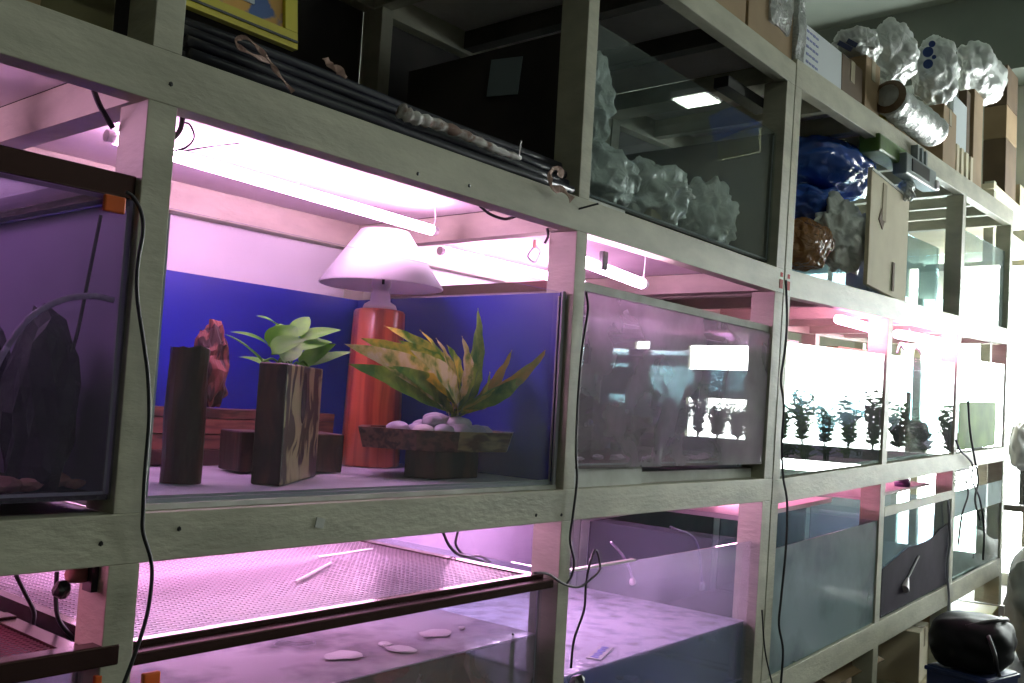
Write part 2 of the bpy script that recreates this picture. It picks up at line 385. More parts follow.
# nails, hooks and knocks on the beams
for x,z in ((.845,2.02),(1.45,2.0),(1.62,2.01),(.79,1.235),(.93,1.25),(2.06,1.215),(1.95,1.22)): MB().blob((x,YF,z),(.005,.003,.005),.3,sub=1).build('nail', blackp, rA)
MB().tube([(2.055,YF+.01,2.038),(2.105,YF-.035,2.062)],.003,6).build('hook', blackp, rA)

# ---------------------------------------------------------------- tanks
def tank(name, label, x0, x1, y0, y1, z0, z1, front=None, side=None, back=None, sidemat=None, warp=False, floor_m=None, th=.006, group=None, rim=None, leftmat=None):
    t = thing(name, label, 'fish tank', W((x0+x1)/2,(y0+y1)/2,z0) if warp else ((x0+x1)/2,(y0+y1)/2,z0), group)
    g = front or glass
    s = 6 if warp else 1
    MB(warp).box(x0,x1,y0,y0+th,z0,z1,s).build('front_pane', g, t)
    MB(warp).box(x0,x1,y1-th,y1,z0,z1,s).build('back_pane', back or glass_side, t)
    MB(warp).box(x0,x0+th,y0+th+.001,y1-th-.001,z0+.008,z1).build('side_pane', leftmat or sidemat or glass_side, t)
    MB(warp).box(x1-th,x1,y0+th+.001,y1-th-.001,z0+.008,z1).build('side_pane', sidemat or glass_side, t)
    MB(warp).box(x0+.001,x1-.001,y0+th+.001,y1-th-.001,z0,z0+.007,s).build('bottom_pane', floor_m or floorsheet, t)
    m = MB(warp)                             # silicone seams
    for x in (x0+th, x1-th-.004): m.box(x,x+.004,y0+th+.0005,y0+th+.005,z0+.008,z1-.01)
    m.box(x0+th,x1-th,y0+th+.0005,y0+th+.004,z0+.008,z0+.013,s)
    m.build('silicone_seam', silicone, t)
    if rim:
        m = MB(warp); h = rim[1]
        m.box(x0-.004,x1+.004,y0-.006,y0+.014,z1-h*.5,z1+h*.5,s); m.box(x0-.004,x1+.004,y1-.014,y1+.006,z1-h*.5,z1+h*.5,s)
        m.box(x0-.004,x0+.016,y0+.014,y1-.014,z1-h*.5,z1+h*.5); m.box(x1-.016,x1+.004,y0+.014,y1-.014,z1-h*.5,z1+h*.5)
        m.build('rim', rim[0], t)
    return t
# A1 mid: the dry display tank with the blue back
TZ = 1.292
tk = tank('display_tank', 'dry glass tank with blue film on its back and side, holding lamp, plants and wood', .876, 2.056, 1.53, 2.37, TZ, 1.812,
     back=bluefilm, sidemat=None, leftmat=glass)
for o in list(tk.children):
    if o.name.startswith('side_pane') and o.data.vertices[0].co.x > 1.5: o.data.materials[0] = bluefilm
    if o.name.startswith('side_pane') and max(v.co.x for v in o.data.vertices) > 1.5: o.data.materials[0] = bluefilm
box('foam_strip', foam, (.872,1.522,1.282), (2.058,1.60,TZ), tk)
box('edge_strip', silicone, (2.046,1.524,TZ), (2.058,1.53,1.815), tk)
FZ = TZ + .0085

# log, left
def log(name, label, cx, cy, r, z0, h, mat, seed, n=22, amp=.12, sq=0, tilt=0, cat='wood'):
    m = MB(); N = 12; rings = []
    for j in range(N+1):
        z = z0 + h*j/N; ring = []
        for k in range(n):
            a = 2*PI*k/n
            rr = r*(1+amp*noise.noise(Vector((math.cos(a)*2,math.sin(a)*2,j*.25+seed)))+ .05*noise.noise(Vector((math.cos(a)*6,math.sin(a)*6,j*.2+seed))))
            if sq: rr *= (1-sq) + sq/max(abs(math.cos(a)),abs(math.sin(a)))
            zz = z + (0.012*noise.noise(Vector((k*.7,seed,1))) if j == N else 0)
            ring.append(m.v(cx+rr*math.cos(a+.35)+tilt*j/N, cy+rr*math.sin(a+.35), zz))
        rings.append(ring)
    for A,B in zip(rings,rings[1:]):
        for k in range(n): m.bm.faces.new((A[k],A[(k+1)%n],B[(k+1)%n],B[k]))
    m.bm.faces.new(rings[0][::-1]); m.bm.faces.new(rings[-1])
    o = m.build(name, mat, smooth=False); tag(o, label, cat); return o
log('wooden_log', 'tall dark brown log standing at the left end of the blue backed tank', 1.090, 1.77, .041, FZ, .278, darkbrown, 3)
# craggy red driftwood standing on the stacked strips
m = MB(); m.blob((1.415,2.20,1.555),(.045,.045,.115),.28,2.6,4,seed=4,flat=.108); m.rough(.012,22,3)
for v in m.bm.verts: v.co.z = max(v.co.z, 1.448)
tag(m.build('driftwood', redwood), 'craggy red driftwood piece standing on stacked wood behind the tall log', 'driftwood')
# stacked wood strips along the back
rows = [(FZ,.040),(FZ+.041,.038),(FZ+.080,.040),(FZ+.121,.024)]
for i,(z,h) in enumerate(rows):
    m = MB(); n = 14
    x0,x1 = 1.16+.01*i, 1.815-.012*i+.01*(i%2)
    m.box(x0,x1,2.13,2.27,z,z+h-.001,n); m.rough(.005,14,i*3)
    for v in m.bm.verts:
        v.co.z = min(max(v.co.z, z), z+h)
    lab = ['reddish wood strip at the bottom of the stack behind the planter','reddish wood strip second from the bottom of the stack behind the planter',
           'reddish wood strip second from the top of the stack behind the planter','thin reddish wood strip on top of the stack behind the planter'][i]
    tag(m.build('wood_strip', stripwood), lab, 'wood', 'stacked wood strips in the display tank')
# low dark block
m = MB(); m.obox((1.475,1.945,FZ+.050),(.28,.12,.098),(0,0,-.18)); m.rough(.004,9,2)
for v in m.bm.verts: v.co.z = max(v.co.z, FZ)
tag(m.build('wooden_block', darkbrown, bevel=.004), 'low dark brown wooden block lying behind the planter', 'wood')

# planter with a leafy plant
pl = thing('wood_planter', 'upright block planter of streaked wood with a light green leafy plant', 'potted plant', (1.345,1.77,FZ))
from mathutils import Euler
def ptb(z0,z1,pts,mat,name,par,hole=None):
    m = MB(); b_ = [m.v(x,y,z0) for x,y in pts]; 
    t_ = [m.v(x,y,z1) for x,y in pts]; n = len(pts)
    for k in range(n): m.bm.faces.new((b_[k],b_[(k+1)%n],t_[(k+1)%n],t_[k]))
    m.bm.faces.new(b_[::-1]); m.bm.faces.new(t_); return m.build(name, mat, par, bevel=.004)
P0,P1,P2 = (1.212,1.70),(1.240,1.636),(1.480,1.815)
P3 = (1.42,1.885)
o = ptb(FZ,1.560,[P0,P1,P2,P3],[darkbrown,zebra],'planter_block',pl)
for p in o.data.polygons:
    c = p.center
    if abs(p.normal.z) < .5 and c.x > 1.3 and p.normal.y < 0: p.material_index = 1
# dark hollow in the streaked face
m = MB(); 
d = (Vector((P2[0],P2[1],0))-Vector((P1[0],P1[1],0))); L_ = d.length; d.normalize(); nrm = Vector((d.y,-d.x,0))
vs = []
for k in range(16):
    a = 2*PI*k/16; q = Vector((P1[0],P1[1],1.485)) + d*(L_*.46+math.cos(a)*.022) + Vector((0,0,math.sin(a)*.062*(1 if math.sin(a)>0 else .9))) + nrm*.0015
    vs.append(m.v(*q))
c0 = m.v(*(Vector((P1[0],P1[1],1.485))+d*L_*.46+nrm*.0025))
for k in range(16): m.bm.faces.new((vs[k],vs[(k+1)%16],c0))
m.build('knot_hollow', pmat('deep knot', (.03,.01,.012), .8), pl)
def leaf(par, base, tip, width, mat, bend=.0, droop=.0, up=(0,0,1), prof='heart', name='leaf', n=9, stem=None, cup=.15, wave=0, side_dir=None):
    base, tip = Vector(base), Vector(tip); d = tip-base; Ln = d.length
    up = Vector(up); m = MB(); side = Vector(side_dir).normalized() if side_dir else d.cross(up).normalized(); nn = side.cross(d).normalized()
    rows_ = []
    for i in range(n+1):
        t = i/n
        if prof == 'heart': wd = math.sin(PI*min(1,t**.62))**.8 * (1 if t < .98 else 0)
        else: wd = (math.sin(PI*t**.9)**.75)*(.55+.45*math.sin(PI*min(1,t*.9)))
        wd = max(wd,.02)*width*.5
        c = base + d*t + nn*(bend*4*t*(1-t)) - Vector((0,0,1))*droop*t*t
        row = []
        for j in (-1,-.5,0,.5,1):
            wv = wave*math.sin(t*28+j*2)*abs(j)
            row.append(m.v(*(c + side*j*wd + nn*(cup*wd*abs(j)+wv))))
        rows_.append(row)
    for A,B in zip(rows_,rows_[1:]):
        for k in range(4): m.bm.faces.new((A[k],A[k+1],B[k+1],B[k]))
    o = m.build(name, mat, par, smooth=True)
    return o
green = leafmat('fresh green leaf', (.12,.38,.012), (.06,.24,.012), (.3,.7))
green_pale = leafmat('leaf with lit tone', (.18,.34,.10), (.08,.26,.02), (.4,.7), 14)  # paler copy of the green leaf, lamplight put into its colour
def plantpt(px_x, px_y, Y):                  # a point of the plane Y=const through a direction of the photograph (layout sketch)
    v = cam_vec((px_x-512)/FPX, 1, (341.5-px_y)/FPX); return v*(Y/v.y) + Vector((0,0,H))
soil = plantpt(288,368,1.78)
leaves = [((262,362),(224,334),1.74,.034,green),((268,345),(230,332),1.80,.03,green),((275,372),(238,357),1.72,.05,green),
          ((282,330),(256,316),1.84,.03,green),((272,350),(296,326),1.76,.075,green),((292,338),(309,317),1.80,.045,green),
          ((272,354),(306,340),1.72,.075,green),((300,340),(341,330),1.80,.045,green),((290,350),(332,342),1.76,.055,green),
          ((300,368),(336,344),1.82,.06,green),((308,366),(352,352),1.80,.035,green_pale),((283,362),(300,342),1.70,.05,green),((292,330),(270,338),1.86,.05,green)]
for i,((bx,by),(tx,ty),Y,wd,mt_) in enumerate(leaves):
    b0 = plantpt(bx,by,Y); t0 = plantpt(tx,ty,Y-.03+.05*(i%3))
    leaf(pl, b0, t0, wd*.98, mt_, bend=.006, up=(.05,-.42,.9), cup=.25, name='leaf')
    r0 = Vector((1.335+.02*math.sin(i*2.1), 1.765+.015*math.cos(i*1.7), 1.552))
    MB().tube(curvept([r0, (r0+b0)*.5+Vector((0,0,.015)), b0],4), .0025, 5).build('leaf_stalk', green, pl, smooth=True)

# table lamp
lamp = thing('table_lamp', 'table lamp with orange wood column and white cone shade under the tube', 'lamp', (1.885,2.09,FZ))
LX, LY = 1.868, 2.055
m = MB(); n = 24; rings = []
for z in (FZ,FZ+.004,1.45,1.60,1.745,1.752):
    R = .077 if z < FZ+.001 else (.083 - .011*(z-1.3)/.45); R = R if z < 1.75 else R*.93
    rings.append([m.v(LX+R*(1+.035*math.cos(k*PI*2/3))*math.cos(2*PI*k/n), LY+R*(1+.035*math.cos(k*PI*2/3))*math.sin(2*PI*k/n), z) for k in range(n)])
for A,B in zip(rings,rings[1:]):
    for k in range(n): m.bm.faces.new((A[k],A[(k+1)%n],B[(k+1)%n],B[k]))
m.bm.faces.new(rings[0][::-1]); m.bm.faces.new(rings[-1]); m.build('column', orangewood, lamp, smooth=True)
MB().lathe([(.046,1.752),(.050,1.757),(.046,1.768),(.030,1.778),(.028,1.80),(.024,1.803),(.024,1.815),(.028,1.82),(.028,1.848),(.021,1.853),(.021,1.93),(0.0005,1.932)],(LX,LY,0),24).build('socket', ceramic, lamp, smooth=True)
ST, SB_ = 1.985, 1.822
MB().lathe([(.180,SB_),(.181,SB_+.003),(.072,ST),(.070,ST),(.1785,SB_)],(LX,LY,0),40).build('lamp_shade', shade_m, lamp, smooth=True)
m = MB(); 
for k in range(3):
    a = k*2*PI/3; m.tube([(LX,LY,1.925),(LX+0.071*math.cos(a),LY+.071*math.sin(a),ST-.004)],.002,6)
m.build('shade_ring', ceramic, lamp)
box('switch', blackp, (LX-.022,LY-.031,1.825),(LX-.016,LY-.026,1.842), lamp)

# croton plant in a wooden tray on a block
cr = thing('plant_tray', 'shallow streaked wood tray on a block with pebbles and a yellow green variegated plant', 'potted plant', (1.81,1.72,FZ))
ptb(FZ,1.372,[(1.70,1.738),(1.735,1.665),(1.905,1.668),(1.93,1.79),(1.80,1.84)],darkbrown,'pedestal',cr)
trayp = [(1.59,1.80),(1.655,1.66),(1.75,1.60),(1.95,1.595),(2.035,1.66),(2.04,1.80),(1.93,1.90),(1.70,1.91)]
def tray():
    m = MB(); bt = [m.v(1.82+(x-1.82)*.93,1.75+(y-1.75)*.93,1.373) for x,y in trayp]; n = len(trayp)
    tp = [m.v(x,y,1.424) for x,y in trayp]; ti = [m.v(1.82+(x-1.82)*.88,1.75+(y-1.75)*.88,1.424) for x,y in trayp]; tb = [m.v(1.82+(x-1.82)*.86,1.75+(y-1.75)*.86,1.405) for x,y in trayp]
    for A,B in ((bt,tp),(tp,ti),(ti,tb)):
        for k in range(n): m.bm.faces.new((A[k],A[(k+1)%n],B[(k+1)%n],B[k]))
    m.bm.faces.new(bt[::-1]); m.bm.faces.new(tb)
    o = m.build('tray', [traywood,traywood2], cr)
    for p in o.data.polygons:
        if p.center.x > 1.72 and p.center.y < 1.75: p.material_index = 1
tray()
peb = pmat('smooth grey lilac pebble', (.50,.46,.56), .45, (.34,.31,.40), 10)
peb2 = pmat('pale pebble', (.62,.55,.55), .45, (.46,.40,.42), 10)
random.seed(3)
spots = [(1.72,1.70,.0),(1.745,1.745,.0),(1.77,1.675,.0),(1.80,1.72,.0),(1.79,1.78,.01),(1.835,1.68,.0),(1.87,1.73,.0),(1.90,1.68,.0),(1.885,1.79,.0),(1.93,1.74,.0),(1.765,1.71,.022),(1.81,1.745,.028),(1.95,1.70,0),(1.70,1.77,0),(1.85,1.70,.02)]
for i,(x,y,dz) in enumerate(spots):
    r = .021+.009*random.random()
    o = MB().blob((x,y,1.405+dz+.016),(r*1.35,r*.95,r*.72),.12,1.5,3,seed=i,rot=random.random()*3,flat=.016).build('pebble', peb if i%3 else peb2, smooth=True)
    tag(o, 'smooth rounded pebble heaped at the foot of the variegated plant in the tray', 'pebble', 'pebbles in the plant tray')
cro_y = leafmat('yellow green croton leaf', (.85,.66,.08), (.10,.26,.02), (.38,.60), 22, (.45,.50,.06))
cro_p = leafmat('cream pink croton leaf', (.90,.74,.44), (.18,.30,.04), (.36,.60), 24, (.75,.62,.20))
cro_g = leafmat('green croton leaf', (.34,.48,.06), (.06,.20,.02), (.35,.68), 22)
cro_o = leafmat('orange green croton leaf', (.55,.30,.04), (.16,.26,.04), (.4,.62), 9)
root = Vector((1.865,1.735,1.435))
cl = [((440,400),(344,344),1.66,.085,cro_p,.06),((430,395),(348,364),1.62,.07,cro_g,.03),((445,380),(385,326),1.78,.07,cro_y,.05),((452,396),(398,340),1.72,.08,cro_y,.05),
      ((458,398),(436,338),1.80,.06,cro_p,.02),((462,402),(462,336),1.70,.085,cro_p,.02),((476,392),(478,308),1.76,.095,cro_g,.02),((478,396),(549,347),1.575,.05,cro_o,-.035),
      ((466,408),(528,373),1.61,.050,cro_g,-.03),((468,402),(512,350),1.66,.05,cro_o,-.02),((448,404),(375,352),1.70,.065,cro_g,.04),((455,408),(415,372),1.63,.055,cro_y,.03),
      ((472,410),(490,372),1.64,.04,cro_y,-.02),((450,395),(420,330),1.84,.07,cro_y,.03),((440,400),(360,338),1.74,.08,cro_y,.05),((455,398),(410,350),1.60,.075,cro_p,.04),((450,400),(392,366),1.60,.06,cro_g,.03),((462,402),(447,345),1.63,.07,cro_y,.02),((470,400),(480,352),1.66,.06,cro_g,-.02),((468,404),(512,378),1.62,.045,cro_y,-.02)]
for i,((bx,by),(tx,ty),Y,wd,mt_,bn) in enumerate(cl):
    b0 = root + Vector((.012*math.sin(i*2.3), .012*math.cos(i*1.9), .02+.012*(i%3)))
    t0 = plantpt(tx,ty,Y)
    leaf(cr, b0, t0, wd, mt_, bend=abs(bn), up=(.05,-.6,.7), prof='long', n=14, cup=.22, wave=.0022, name='leaf', side_dir=(t0-b0).cross(Vector((.35,-.9,.2))))
MB().tube(curvept([(1.865,1.735,1.405),(1.863,1.736,1.43),(1.868,1.734,1.47)],4),.008,8).build('stem', cro_g, cr, smooth=True)

# ---------------------------------------------------------------- lamps of the bays
tube_p = emat('rosy tube light', (1.0,.36,.66), TUBE)
def bay_tube(label, a, b, r=.014, mat=None, wires=2, hang=None, cap=None):
    a, b = Vector(a), Vector(b); t = thing('tube_lamp', label, 'tube lamp', (a+b)/2)
    d = (b-a).normalized()
    MB().tube([a+d*.02, b-d*.02], r, 12).build('tube', mat or tube_m, t, smooth=True)
    MB().tube([a, a+d*.02], r*.9, 12).build('end_cap', cap or ceramic, t); MB().tube([b-d*.02, b], r*.9, 12).build('end_cap', cap or ceramic, t)
    for k in range(wires):
        p = a + (b-a)*((k+.5)/wires if wires > 1 else .5)
        if k == wires-1: p = b - d*.012
        zt = hang or 2.062
        MB().tube([p+Vector((0,0,r)), p+Vector((.006,0,(zt-p.z)*.5)), (p.x,p.y,zt)], .0016, 5).build('hanging_wire', ceramic, t)
    return t
bay_tube('glowing tube hung over the blue backed tank, above the white lamp shade', (.96,1.95,2.022), (1.955,1.93,1.992), .015, wires=3)
bay_tube('glowing tube over the dark lidded tank at the far left', (-.1,1.95,1.99), (.62,1.95,1.99), .013)
t = bay_tube('bright tube with a dark clip, front of the bay right of the blue tank', (2.13,1.60,1.937), (2.585,1.60,1.908), .017, tube_w)
MB().box(2.305,2.332,1.575,1.592,1.915,1.972).build('clip', blackp, t, bevel=.004)
bay_tube('unseen tube added to brighten the back of the bay right of the blue tank', (2.25,2.2,2.0), (3.1,2.2,2.0), .016, tube_m)  # extra tube added to lighten this bay's ceiling
def at(x, y, Y): return plantpt(x, y, Y)
bay_tube('short oval lamp over the first planted tank of the far rack', at(838,319,1.595), at(874,329,1.595), .022, tube_p, hang=1.985, cap=tube_p)
bay_tube('short oval lamp over the second planted tank of the far rack', at(897,334,1.58), at(942,342,1.58), .024, tube_p, hang=2.03, cap=tube_p)
bay_tube('tube under the middle beam lighting the wire mesh lid', (1.0,2.02,1.165), (1.9,2.02,1.165), .013, hang=1.24)
bay_tube('tube under the middle beam at the far left', (-.1,1.9,1.16), (.55,1.9,1.16), .011, tube_p, hang=1.24)
bay_tube('tube under the middle beam over the open foamy tank', (2.18,2.05,1.157), (3.0,2.05,1.157), .022, tube_m, hang=1.24)
bay_tube('tube under the middle beam in the far rack, over the first low tank', (3.9,2.0,1.175), (4.5,2.0,1.195), .014, tube_p, hang=1.26)
bay_tube('tube under the middle beam in the far rack, over the second low tank', (5.0,2.0,1.20), (5.7,2.0,1.22), .014, tube_p, hang=1.30)
bay_tube('tube in the last middle bay of the far rack', (6.1,1.9,2.02), (6.8,1.9,2.04), .010, tube_p, hang=2.08)

# ---------------------------------------------------------------- mid level tanks
t0 = tank('fish_tank', 'dim tank with dark lid, slate rock and white hose at the far left', -.34, .803, 1.508, 2.34, 1.305, 1.806, front=glassmat('smoky glass',(.90,.88,.95),.10,(.30,.25,.42),2),
      sidemat=pmat('violet grey side film', (.36,.30,.46), .4, (.24,.20,.32), 2), back=pmat('dark grey film', (.06,.05,.08),.5), floor_m=pmat('dark gravel bed',(.05,.045,.05),.8,(.02,.02,.025),40,bump=.6,bscale=90))
ld = thing('aquarium_cover', 'dark brown framed lid on the far left tank', 'tank lid', (.2,1.93,1.80))
m = MB(); m.box(-.35,.806,1.515,1.56,1.808,1.850); m.build('front_rail', bronze, ld, bevel=.003)
MB().box(-.35,.806,2.31,2.35,1.808,1.848).build('rear_rail', bronze, ld); MB().box(.770,.806,1.56,2.31,1.808,1.848).build('side_rail', bronze, ld)
MB().box(-.35,.77,1.56,2.31,1.815,1.820).build('lid_glass', glass_side, ld)
MB().box(.40,.43,1.56,2.31,1.821,1.845).build('handle_bar', bronze, ld)
slate = pmat('black slate', (.022,.022,.03), .6, (.010,.010,.014), 8, bump=.6)
m = MB(); m.blob((.60,1.86,1.47),(.15,.17,.20),.24,2.0,3,seed=11,flat=.158)
tag(m.build('slate_rock', slate), 'big dark slate rock in the far left tank, left of the two rocks', 'rock')
m = MB(); m.blob((.725,1.62,1.44),(.055,.07,.17),.30,2.6,3,seed=15,flat=.128)
tag(m.build('slate_rock', slate), 'narrow dark slate rock against the side of the far left tank', 'rock')
coral = pmat('pinkish coral rubble', (.52,.26,.20), .7, (.30,.12,.12), 20)
for i,(x,y,z,r) in enumerate(((.655,1.575,1.326,.022),(.70,1.575,1.326,.016),(.745,1.59,1.33,.02),(.775,1.575,1.325,.012))):
    tag(MB().blob((x,y,z),(r*1.5,r,r*.7),.3,3,2,seed=i,flat=.012).build('coral_piece', coral), 'small pinkish coral piece on the floor of the far left tank', 'coral', 'coral pieces in the far left tank')
hose = plasticmat('milky hose',(.60,.50,.68),.2,.2)
o = MB().tube(curvept([at(-12,385,1.56),at(4,352,1.56),at(30,318,1.55),at(62,300,1.54),at(92,296,1.535),at(114,300,1.53)],6),.0055,8).build('air_hose', hose, smooth=True)
tag(o, 'milky white hose arching inside the far left tank', 'hose')
o = MB().tube(curvept([at(101,215,1.545),at(95,245,1.55),at(86,290,1.555),at(78,330,1.56),at(72,352,1.565)],5),.003,6).build('air_line', blackcable)
tag(o, 'thin dark line hanging from the orange clip in the far left tank', 'hose')
orange = pmat('orange plastic clip', (.75,.13,.02), .35)
o = MB().box(.745,.782,1.4965,1.507,1.778,1.806).build('clip_block', orange, bevel=.003); tag(o, 'orange clip on the front glass of the far left tank', 'clip')

t2 = tank('fish_tank', 'hazy lilac tank with pale lid rail in the bay right of the blue tank', 2.125, 3.322, 1.510, 2.36, 1.335, 1.825, front=glass_hazy, side=glass_side, warp=True,
      back=glassmat('misty back glass',(.7,.7,.75),.8,(.62,.52,.62),2,hlow=.2,hhigh=.5), floor_m=pmat('dark red gravel',(.16,.06,.07),.9,(.07,.03,.04),60,bump=.6,bscale=90))
MB(True).box(2.13,3.31,1.545,2.35,1.76,1.763,6).build('water_surface', water_top, t2)
ld = thing('aquarium_cover', 'pale green rail lid on the hazy lilac tank', 'tank lid', (2.7,1.95,1.83))
MB(True).box(2.116,3.322,1.515,1.545,1.828,1.852,6).build('front_rail', foam, ld)  # foam white gives the rail the brightness of tube light on it
MB(True).box(2.116,2.146,1.546,2.36,1.828,1.858).build('side_rail', bronze, ld); MB(True).box(2.147,3.322,2.33,2.36,1.828,1.858,4).build('rear_rail', bronze, ld)
MB(True).box(2.147,3.322,1.546,2.328,1.830,1.834,4).build('lid_glass', glassmat('dusty lid glass',(.9,.85,.9),.15,(.7,.5,.62),6), ld)
bx = MB(True); bx.box(2.12,2.5,1.525,1.60,1.282,1.333); bx.box(2.52,3.32,1.55,1.60,1.282,1.316); o = bx.build('foam_strip', foam, t2)
tag(MB().box(2.16,2.24,2.22,2.34,1.345,1.66).build('tank_filter', pmat('dark teal filter',(.03,.06,.055),.4), bevel=.01), 'dark box filter in the back left corner of the hazy lilac tank', 'filter')
tag(MB().box(2.36,2.52,2.18,2.32,1.345,1.49).build('filter_sponge', pmat('grey green sponge',(.26,.30,.24),.9,(.20,.24,.18),30), bevel=.006), 'grey green sponge block beside the dark filter in the hazy tank', 'sponge')
for i,(x,y,rx,rz) in enumerate(((2.85,2.0,.14,.11),(3.05,1.9,.09,.075),(2.62,1.9,.10,.05))):
    o = MB().blob((x,y,1.35+rz*.7),(rx,.08,rz),.45,2.5,3,seed=20+i,flat=rz*.7-.002).build('dark_rock', pmat('dark brown rock',(.05,.035,.04),.8)); 
    tag(o, ['largest dark rock in the middle of the hazy lilac tank','dark rock at the right in the hazy lilac tank','low dark rock at the left front of the hazy lilac tank'][i], 'rock')
for i in range(16):
    x = 2.3+.95*random.random(); y = 1.56+.14*random.random(); r = .010+.012*random.random()
    tag(MB().blob((x,y,1.351),(r*1.6,r,r*.55),.4,3,2,seed=i+40,flat=.008).build('shell', pmat('white shell %d'%i,(.75,.70,.74),.5)), 'white shell fragment on the gravel at the front of the hazy tank', 'shell', 'white shell fragments in the hazy tank')
for i,(px_,py_) in enumerate(((748,383),(750,413))):
    c = at(px_,py_,1.60); tgt = MB().lathe([(.001,-.012),(.024,-.012),(.026,0),(.018,.014),(.001,.016)],(0,0,0),20).build('water_pump', blackp, smooth=True)
    tgt.rotation_euler = (PI/2,0,0); tgt.location = c
    tag(tgt, ['upper round black pump on the right end of the hazy tank','lower round black pump on the right end of the hazy tank'][i], 'pump')

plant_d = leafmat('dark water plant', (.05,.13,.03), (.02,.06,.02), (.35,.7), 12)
plant_l = leafmat('water plant with lit tone', (.16,.30,.06), (.05,.14,.03), (.35,.7), 12)  # lighter copy of the dark plant, lit look mixed into its colour
sandw = pmat('pale sand bed', (.75,.74,.70), .9, (.6,.58,.55), 30)
def water_plant(x, y, z, h, n, mat, label, group, spread=.06):
    t = thing('water_plant', label, 'aquatic plant', (x,y,z), group)
    m = MB(); s = MB()
    for k in range(n):
        a = random.random()*2*PI; hh = h*(.6+.4*random.random()); sp = spread*(.3+.7*random.random())
        top = Vector((x+sp*math.cos(a), y+sp*.7*math.sin(a), z+hh)); base = Vector((x+.01*math.cos(a),y+.01*math.sin(a),z))
        pts = curvept([base, (base+top)/2+Vector((.01*math.cos(a*3),0,0)), top],4); s.tube(pts,.0022,5)
        for q in pts[1:]:
            for e in (-1,1):
                d = Vector((math.cos(a+e*1.3+q.z*20), math.sin(a+e*1.3+q.z*20), .45))*(.040+.02*random.random())*(spread/.06)**.5
                sd = d.cross(Vector((0,0,1))).normalized()*.013*(spread/.06)**.5
                v = [m.v(*q), m.v(*(q+d*.5+sd)), m.v(*(q+d)), m.v(*(q+d*.5-sd))]; m.bm.faces.new(v)
    m.build('leaves', mat, t); s.build('stem', mat, t); return t
grn = 'water plants in the far rack tanks'
def far_tank(label, x0, x1, z0, z1, **k): return tank('fish_tank', label, x0, x1, 1.508, 2.36, z0, z1, warp=True, front=glassmat('bright glass'+label[:6],(.90,.96,.94),.16,(.75,.8,.8),2), back=glassmat('white back glass'+label[:6],(.8,.85,.82),.6,(.85,.88,.86),2), floor_m=sandw, **k)
tb1 = far_tank('first planted tank of the far rack, glaring white in the daylight', 3.480, 4.628, 1.284, 1.800)
tb2 = far_tank('second planted tank of the far rack, with an upright piece of wood', 4.710, 5.862, 1.284, 1.802)
tb3 = far_tank('third mid level tank of the far rack, with green film below', 5.950, 7.095, 1.284, 1.836)
for tt,(xa,xb) in ((tb1,(3.49,4.62)),(tb2,(4.72,5.85))): MB(True).box(xa,xb,1.542,2.35,1.74,1.743,5).build('water_surface', water_top, tt)
random.seed(11)
for i in range(13):
    x = 3.55+i*.085+.02*random.random(); z = 1.293+.0353*max(0,x-3.4); h = .17+.12*random.random()
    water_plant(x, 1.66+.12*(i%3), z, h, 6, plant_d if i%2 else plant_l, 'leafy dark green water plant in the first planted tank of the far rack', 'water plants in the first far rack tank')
for i in range(5):
    x = 4.82+i*.09; z = 1.293+.0353*(x-3.4)
    water_plant(x, 1.68+.1*(i%2), z, .16+.09*random.random(), 6, plant_d, 'leafy water plant in the second planted tank of the far rack', 'water plants in the second far rack tank')
def zs(x, z): return z+.0353*max(0,x-3.4)
o = MB().tube([(5.50,1.66,zs(5.5,1.293)),(5.47,1.66,zs(5.5,1.45)),(5.52,1.67,zs(5.5,1.62))],[.035,.028,.024],10).rough(.006,12).build('bog_wood', darkbrown)
tag(o, 'upright dark wood trunk in the second planted tank of the far rack', 'wood')
o = MB().blob((5.70,1.70,zs(5.7,1.36)),(.12,.10,.10),.5,2.4,3,seed=33,flat=.065).build('dark_rock', slate); tag(o, 'dark rock mound at the right of the second planted tank', 'rock')
gp = pmat('mottled green film', (.16,.30,.05), .7, (.07,.16,.03), 5, contrast=(.3,.7), spec=.15)
o = MB(True).box(5.965,6.86,1.502,1.5065,1.295,1.578,4).build('green_film', gp); tag(o, 'mottled green film covering the lower part of the third far tank glass', 'film')
o = MB().blob((6.3,1.60,zs(6.3,1.335)),(.10,.03,.045),.5,3,3,seed=5,flat=.038).build('moss_clump', plant_d); tag(o,'dark moss clump at the foot of the green film','moss')
# long lids and odds in the far bays
for i,(xa,xb,lab) in enumerate(((3.48,4.625,'first'),(4.71,5.86,'second'))):
    o = MB(True).box(xa+.35,xb-.1,1.9,2.3,1.806,1.86,3).build('wood_plank', darkbrown if i==0 else cardb); tag(o, 'plank resting on the %s planted tank of the far rack'%lab, 'plank')
o = MB().tube(curvept([at(897,353,1.58),at(900,345,1.58),at(905,350,1.58),at(914,346,1.58),at(921,354,1.58)],5),.006,6).build('air_hose', ceramic); tag(o,'white hose coiled on the second planted tank','hose')

